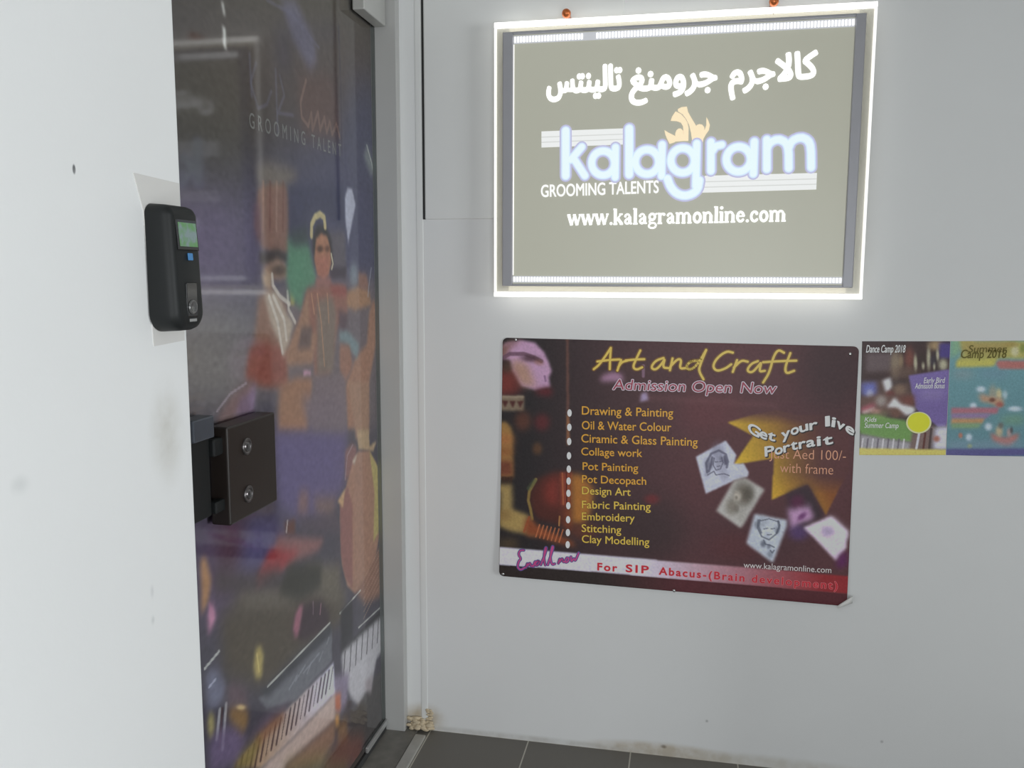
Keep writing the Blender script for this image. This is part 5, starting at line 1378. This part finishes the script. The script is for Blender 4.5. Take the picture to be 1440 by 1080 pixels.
for s in ([(-0.9235, 0.5276), (-0.9377, 0.4766)], [(-0.8996, 0.5271), (-0.9190, 0.4453)]):
    A.line(s, 0.010, (152, 150, 156), 0.9)
A.line([(-0.9146, 0.5260), (-0.9292, 0.4511)], 0.007, (82, 66, 70), 0.9)
A.poly([(-0.9287, 0.4922), (-0.8543, 0.4610), (-0.8286, 0.4128), (-0.8764, 0.3905), (-0.9649, 0.4220), (-0.9653, 0.4832)], (108, 92, 124), 0.012, 0.8)
A.poly([(-0.8921, 0.5174), (-0.8513, 0.5025), (-0.8237, 0.4821), (-0.8142, 0.4489), (-0.8389, 0.4341), (-0.8861, 0.4872)], (134, 104, 72), 0.010)
A.blob([(-0.8451, 0.4937), (-0.8265, 0.4842), (-0.8455, 0.4872)], (226, 190, 120), 0.95)
A.poly([(-0.8971, 0.5615), (-0.8646, 0.5547), (-0.8212, 0.5181), (-0.8118, 0.4822), (-0.8893, 0.5189)], (104, 84, 92), 0.012, 0.8)
A.poly([(-0.7771, 0.5882), (-0.7555, 0.5850), (-0.7447, 0.5578), (-0.7541, 0.5140), (-0.7786, 0.5225), (-0.7888, 0.5526)], (160, 142, 88), 0.006)
A.line([(-0.7720, 0.5733), (-0.7655, 0.5322)], 0.006, (184, 166, 104), 0.8)
# two small pale marks near the top
A.poly([(-0.8186, 1.8691), (-0.8110, 1.8701), (-0.8075, 1.8481), (-0.8103, 1.8448), (-0.8145, 1.8563)], (214, 214, 212), 0.0015)
A.poly([(-0.8180, 1.8261), (-0.8077, 1.8276), (-0.8081, 1.8057), (-0.8060, 1.7882), (-0.8120, 1.7867), (-0.8188, 1.7991), (-0.8154, 1.8102)], (206, 206, 204), 0.0015)
A.speckle(0.018, 7, (1, 3))
A.C = 0.80 * A.C + 0.20 * A.C.mean(2, keepdims=True) + 2
ER, LR = 0.45, 0.027       # light on the door, and the share of what is seen that is only mirror haze of the glass
film_c = np.clip((lin(A.C) - LR) / ER, 0.006, 0.9)
gridF = np.stack([np.full_like(Yg, DX - 0.0104), Yg, Zg], -1)
film = sheet_obj('printed_film', gridF, film_c, M_film, door, 0.0006, (1, 0, 0))
film['label'] = 'colour print of dancers, lute and keyboards'
f = Flat()
f.text('GROOMING TALENT', [(-0.7278, 1.6568), (-0.2590, 1.6625)], 0.030, spacing=1.7, offset=0.004)
f.build('film_lettering', plain('pale_film_ink', (0.30, 0.30, 0.29), 0.5, noise=0.03), door, lambda u, v: (DX - 0.0100, u, v), nrm=(1, 0, 0))

# top and bottom pivot fittings
bm = bmesh.new()
add_box(bm, DX + 0.001, DX + 0.034, -0.195, -0.036, 2.036, 2.158, 0.003)
add_box(bm, DX - 0.026, DX - 0.011, -0.195, -0.036, 2.036, 2.158, 0.003)
o = bm_obj('top_pivot_fitting', bm, M_fit, door)
o['label'] = 'grey metal top pivot fitting'
bm = bmesh.new()
add_box(bm, DX + 0.0005, DX + 0.008, -0.20, -0.036, 0.024, 0.040, 0.001)
o = bm_obj('bottom_rail', bm, M_alu, door)
o['label'] = 'bright metal bottom rail'
bm = bmesh.new()
add_box(bm, DX - 0.014, DX + 0.004, -0.30, -0.036, 0.006, 0.024, 0.001)
bm_obj('bottom_shade_gap', bm, M_dark, door)  # dark box standing in for the shaded gap below the door

# lock on the closing side of the door
LX = DX + 0.040
LY0, LY1, LZ0, LZ1 = -0.9437, -0.7570, 0.9034, 1.0886
lock = box('lock_case', DX + 0.0005, LX, LY0, LY1, LZ0, LZ1, M_case, door, 0.004, 3)
lock['label'] = 'dark brown black lock case'
for z in (LZ0 + (LZ1 - LZ0) * 0.74, LZ0 + (LZ1 - LZ0) * 0.24):
    yc = LY0 + (LY1 - LY0) * 0.36
    bm = bmesh.new()
    lathe(bm, (LX, yc, z), 'x', [(-0.001, 0.0165), (0.002, 0.0165), (0.0032, 0.0150), (0.0032, 0.0125), (0.0012, 0.0115), (0.0012, 0.009), (0.003, 0.0085), (0.003, 0.001)])
    ring = bm_obj('key_cylinder', bm, plain('dark_steel', (0.16, 0.15, 0.15), 0.28, 0.9, noise=0.06), lock, True)
    ring['label'] = 'round dark steel key cylinder'
    box('keyhole', LX + 0.0030, LX + 0.0034, yc - 0.0010, yc + 0.0010, z - 0.006, z + 0.006, M_dark, ring)
for z0, z1 in ((LZ1 - 0.050, LZ1 - 0.018), (LZ0 + 0.030, LZ0 + 0.052)):
    o = box('bolt', DX + 0.010, DX + 0.030, LY0 - 0.030, LY0 + 0.002, z0, z1, M_black, lock, 0.003)
o = box('strike_box', DX + 0.0005, DX + 0.034, LY0 - 0.10, LY0 - 0.032, LZ1 - 0.012, LZ1 + 0.028, plain('blue_grey_metal', (0.075, 0.085, 0.105), 0.4, 0.3, noise=0.08), door, 0.003)
o['label'] = 'blue grey strike box'
o = box('strike_plate', DX + 0.0005, DX + 0.022, LY0 - 0.10, LY0 - 0.032, LZ0 + 0.028, LZ1 - 0.012, M_black, door, 0.002)
o['label'] = 'dark strike plate'

# ---------------------------------------------------------------- fingerprint reader on the side wall
reader = empty('fingerprint_reader', (0.0, -1.248, 1.283))
tag(reader, 'black rounded fingerprint door reader with a small green screen on the white side wall', 'fingerprint reader')
RY0, RY1, RZ0, RZ1 = -1.289, -1.2085, 1.2845, 1.4615


def outline(inset, n=10, rt=0.016, rb=0.028):
    y0, y1, z0, z1 = RY0 + inset, RY1 - inset, RZ0 + inset, RZ1 - inset
    rt, rb = max(rt - inset, 0.002), max(rb - inset, 0.002)
    pts = []
    for cy, cz, r, a0 in ((y1 - rt, z1 - rt, rt, 0), (y0 + rt, z1 - rt, rt, 90), (y0 + rb, z0 + rb, rb, 180), (y1 - rb, z0 + rb, rb, 270)):
        for k in range(n + 1):
            a = math.radians(a0 + 90.0 * k / n)
            pts.append((cy + r * math.cos(a), cz + r * math.sin(a)))
    return pts


def reader_x(x, z):
    """the front leans back a little towards the top"""
    return x - (0.006 * max(0.0, (z - 1.38) / 0.08)) * (1 if x > 0.02 else 0)


bm = bmesh.new()
rings = []
for x, ins in ((0.0015, 0.001), (0.003, 0.0), (0.030, 0.0015), (0.037, 0.0045), (0.0405, 0.009), (0.042, 0.014)):
    rings.append([bm.verts.new((reader_x(x, z), y, z)) for y, z in outline(ins)])
for a, b2 in zip(rings, rings[1:]):
    for k in range(len(a)):
        bm.faces.new((a[k], a[(k + 1) % len(a)], b2[(k + 1) % len(a)], b2[k]))
bm.faces.new(rings[0])
bm.faces.new(rings[-1])
body = bm_obj('body', bm, M_black, reader, True)
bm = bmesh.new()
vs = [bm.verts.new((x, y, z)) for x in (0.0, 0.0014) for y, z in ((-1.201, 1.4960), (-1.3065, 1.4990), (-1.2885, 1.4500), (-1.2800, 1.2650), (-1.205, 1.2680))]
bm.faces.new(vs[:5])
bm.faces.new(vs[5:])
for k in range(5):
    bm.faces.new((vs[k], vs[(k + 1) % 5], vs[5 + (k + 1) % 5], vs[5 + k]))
o = bm_obj('wall_patch', bm, plain('off_white_patch', (0.66, 0.65, 0.63), 0.6, noise=0.02), reader)  # thin skewed patch on the wall behind the reader, greyer than the paint
o['label'] = 'off white patch behind the reader'


def rbox(name, y0, y1, z0, z1, x0, x1, mt, parent, bev=0.0008):
    t0, t1 = reader_x(0.042, z0) - 0.042, reader_x(0.042, z1) - 0.042
    bm = bmesh.new()
    add_box(bm, x0, x1, y0, y1, z0, z1, bev, 2)
    for v in bm.verts:
        k = (v.co.z - z0) / (z1 - z0)
        v.co.x += t0 * (1 - k) + t1 * k
    return bm_obj(name, bm, mt, parent)


# green lcd: dull green glow broken by darker patches
m, nt, b = new_mat('green_screen')
M_lcd = m
geo = nt.nodes.new('ShaderNodeNewGeometry')
vz = nt.nodes.new('ShaderNodeTexNoise')
vz.inputs['Scale'].default_value = 75
nt.links.new(geo.outputs['Position'], vz.inputs['Vector'])
cr = nt.nodes.new('ShaderNodeValToRGB')
cr.color_ramp.elements[0].position = 0.40
cr.color_ramp.elements[0].color = (0.20, 0.27, 0.29, 1)
cr.color_ramp.elements[1].position = 0.60
cr.color_ramp.elements[1].color = (0.09, 0.27, 0.07, 1)
nt.links.new(vz.outputs['Fac'], cr.inputs['Fac'])
nt.links.new(cr.outputs['Color'], b.inputs['Emission Color'])
b.inputs['Emission Strength'].default_value = 0.6
b.inputs['Base Color'].default_value = (0.04, 0.06, 0.05, 1)
b.inputs['Roughness'].default_value = 0.3
bez = rbox('screen_surround', -1.272, -1.2215, 1.3985, 1.4405, 0.0395, 0.0428, plain('gloss_black', (0.01, 0.01, 0.011), 0.15, noise=0.1), reader)
scr = rbox('screen', -1.2685, -1.2245, 1.4035, 1.4365, 0.0428, 0.0432, M_lcd, bez, 0.0002)
scr['label'] = 'small green lit screen'
o = rbox('blue_key', -1.2505, -1.2395, 1.3845, 1.3945, 0.0410, 0.0430, glow('blue_key', (0.04, 0.17, 0.38), 0.7, (0.02, 0.06, 0.12)), reader)
o['label'] = 'small blue lit key'
win = rbox('sensor_window', -1.2590, -1.2330, 1.3050, 1.3530, 0.0395, 0.0424, plain('sensor_black', (0.006, 0.006, 0.007), 0.12, noise=0.1), reader, 0.001)
win['label'] = 'glossy black finger window'
bm = bmesh.new()
lathe(bm, (0.0415, -1.246, 1.3190), 'x', [(-0.002, 0.0105), (0.002, 0.0105), (0.003, 0.0090), (0.0026, 0.0070), (0.0014, 0.0060), (0.0012, 0.001)], 24)
o = bm_obj('finger_rest', bm, plain('clear_grey_lens', (0.14, 0.14, 0.14), 0.08, 0.4, noise=0.05), win, True)
o = rbox('maker_mark', -1.2545, -1.2365, 1.2985, 1.3025, 0.0412, 0.0424, plain('pale_grey_mark', (0.30, 0.30, 0.30), 0.5, noise=0.1), reader, 0.0003)
o['label'] = 'pale grey illegible mark'
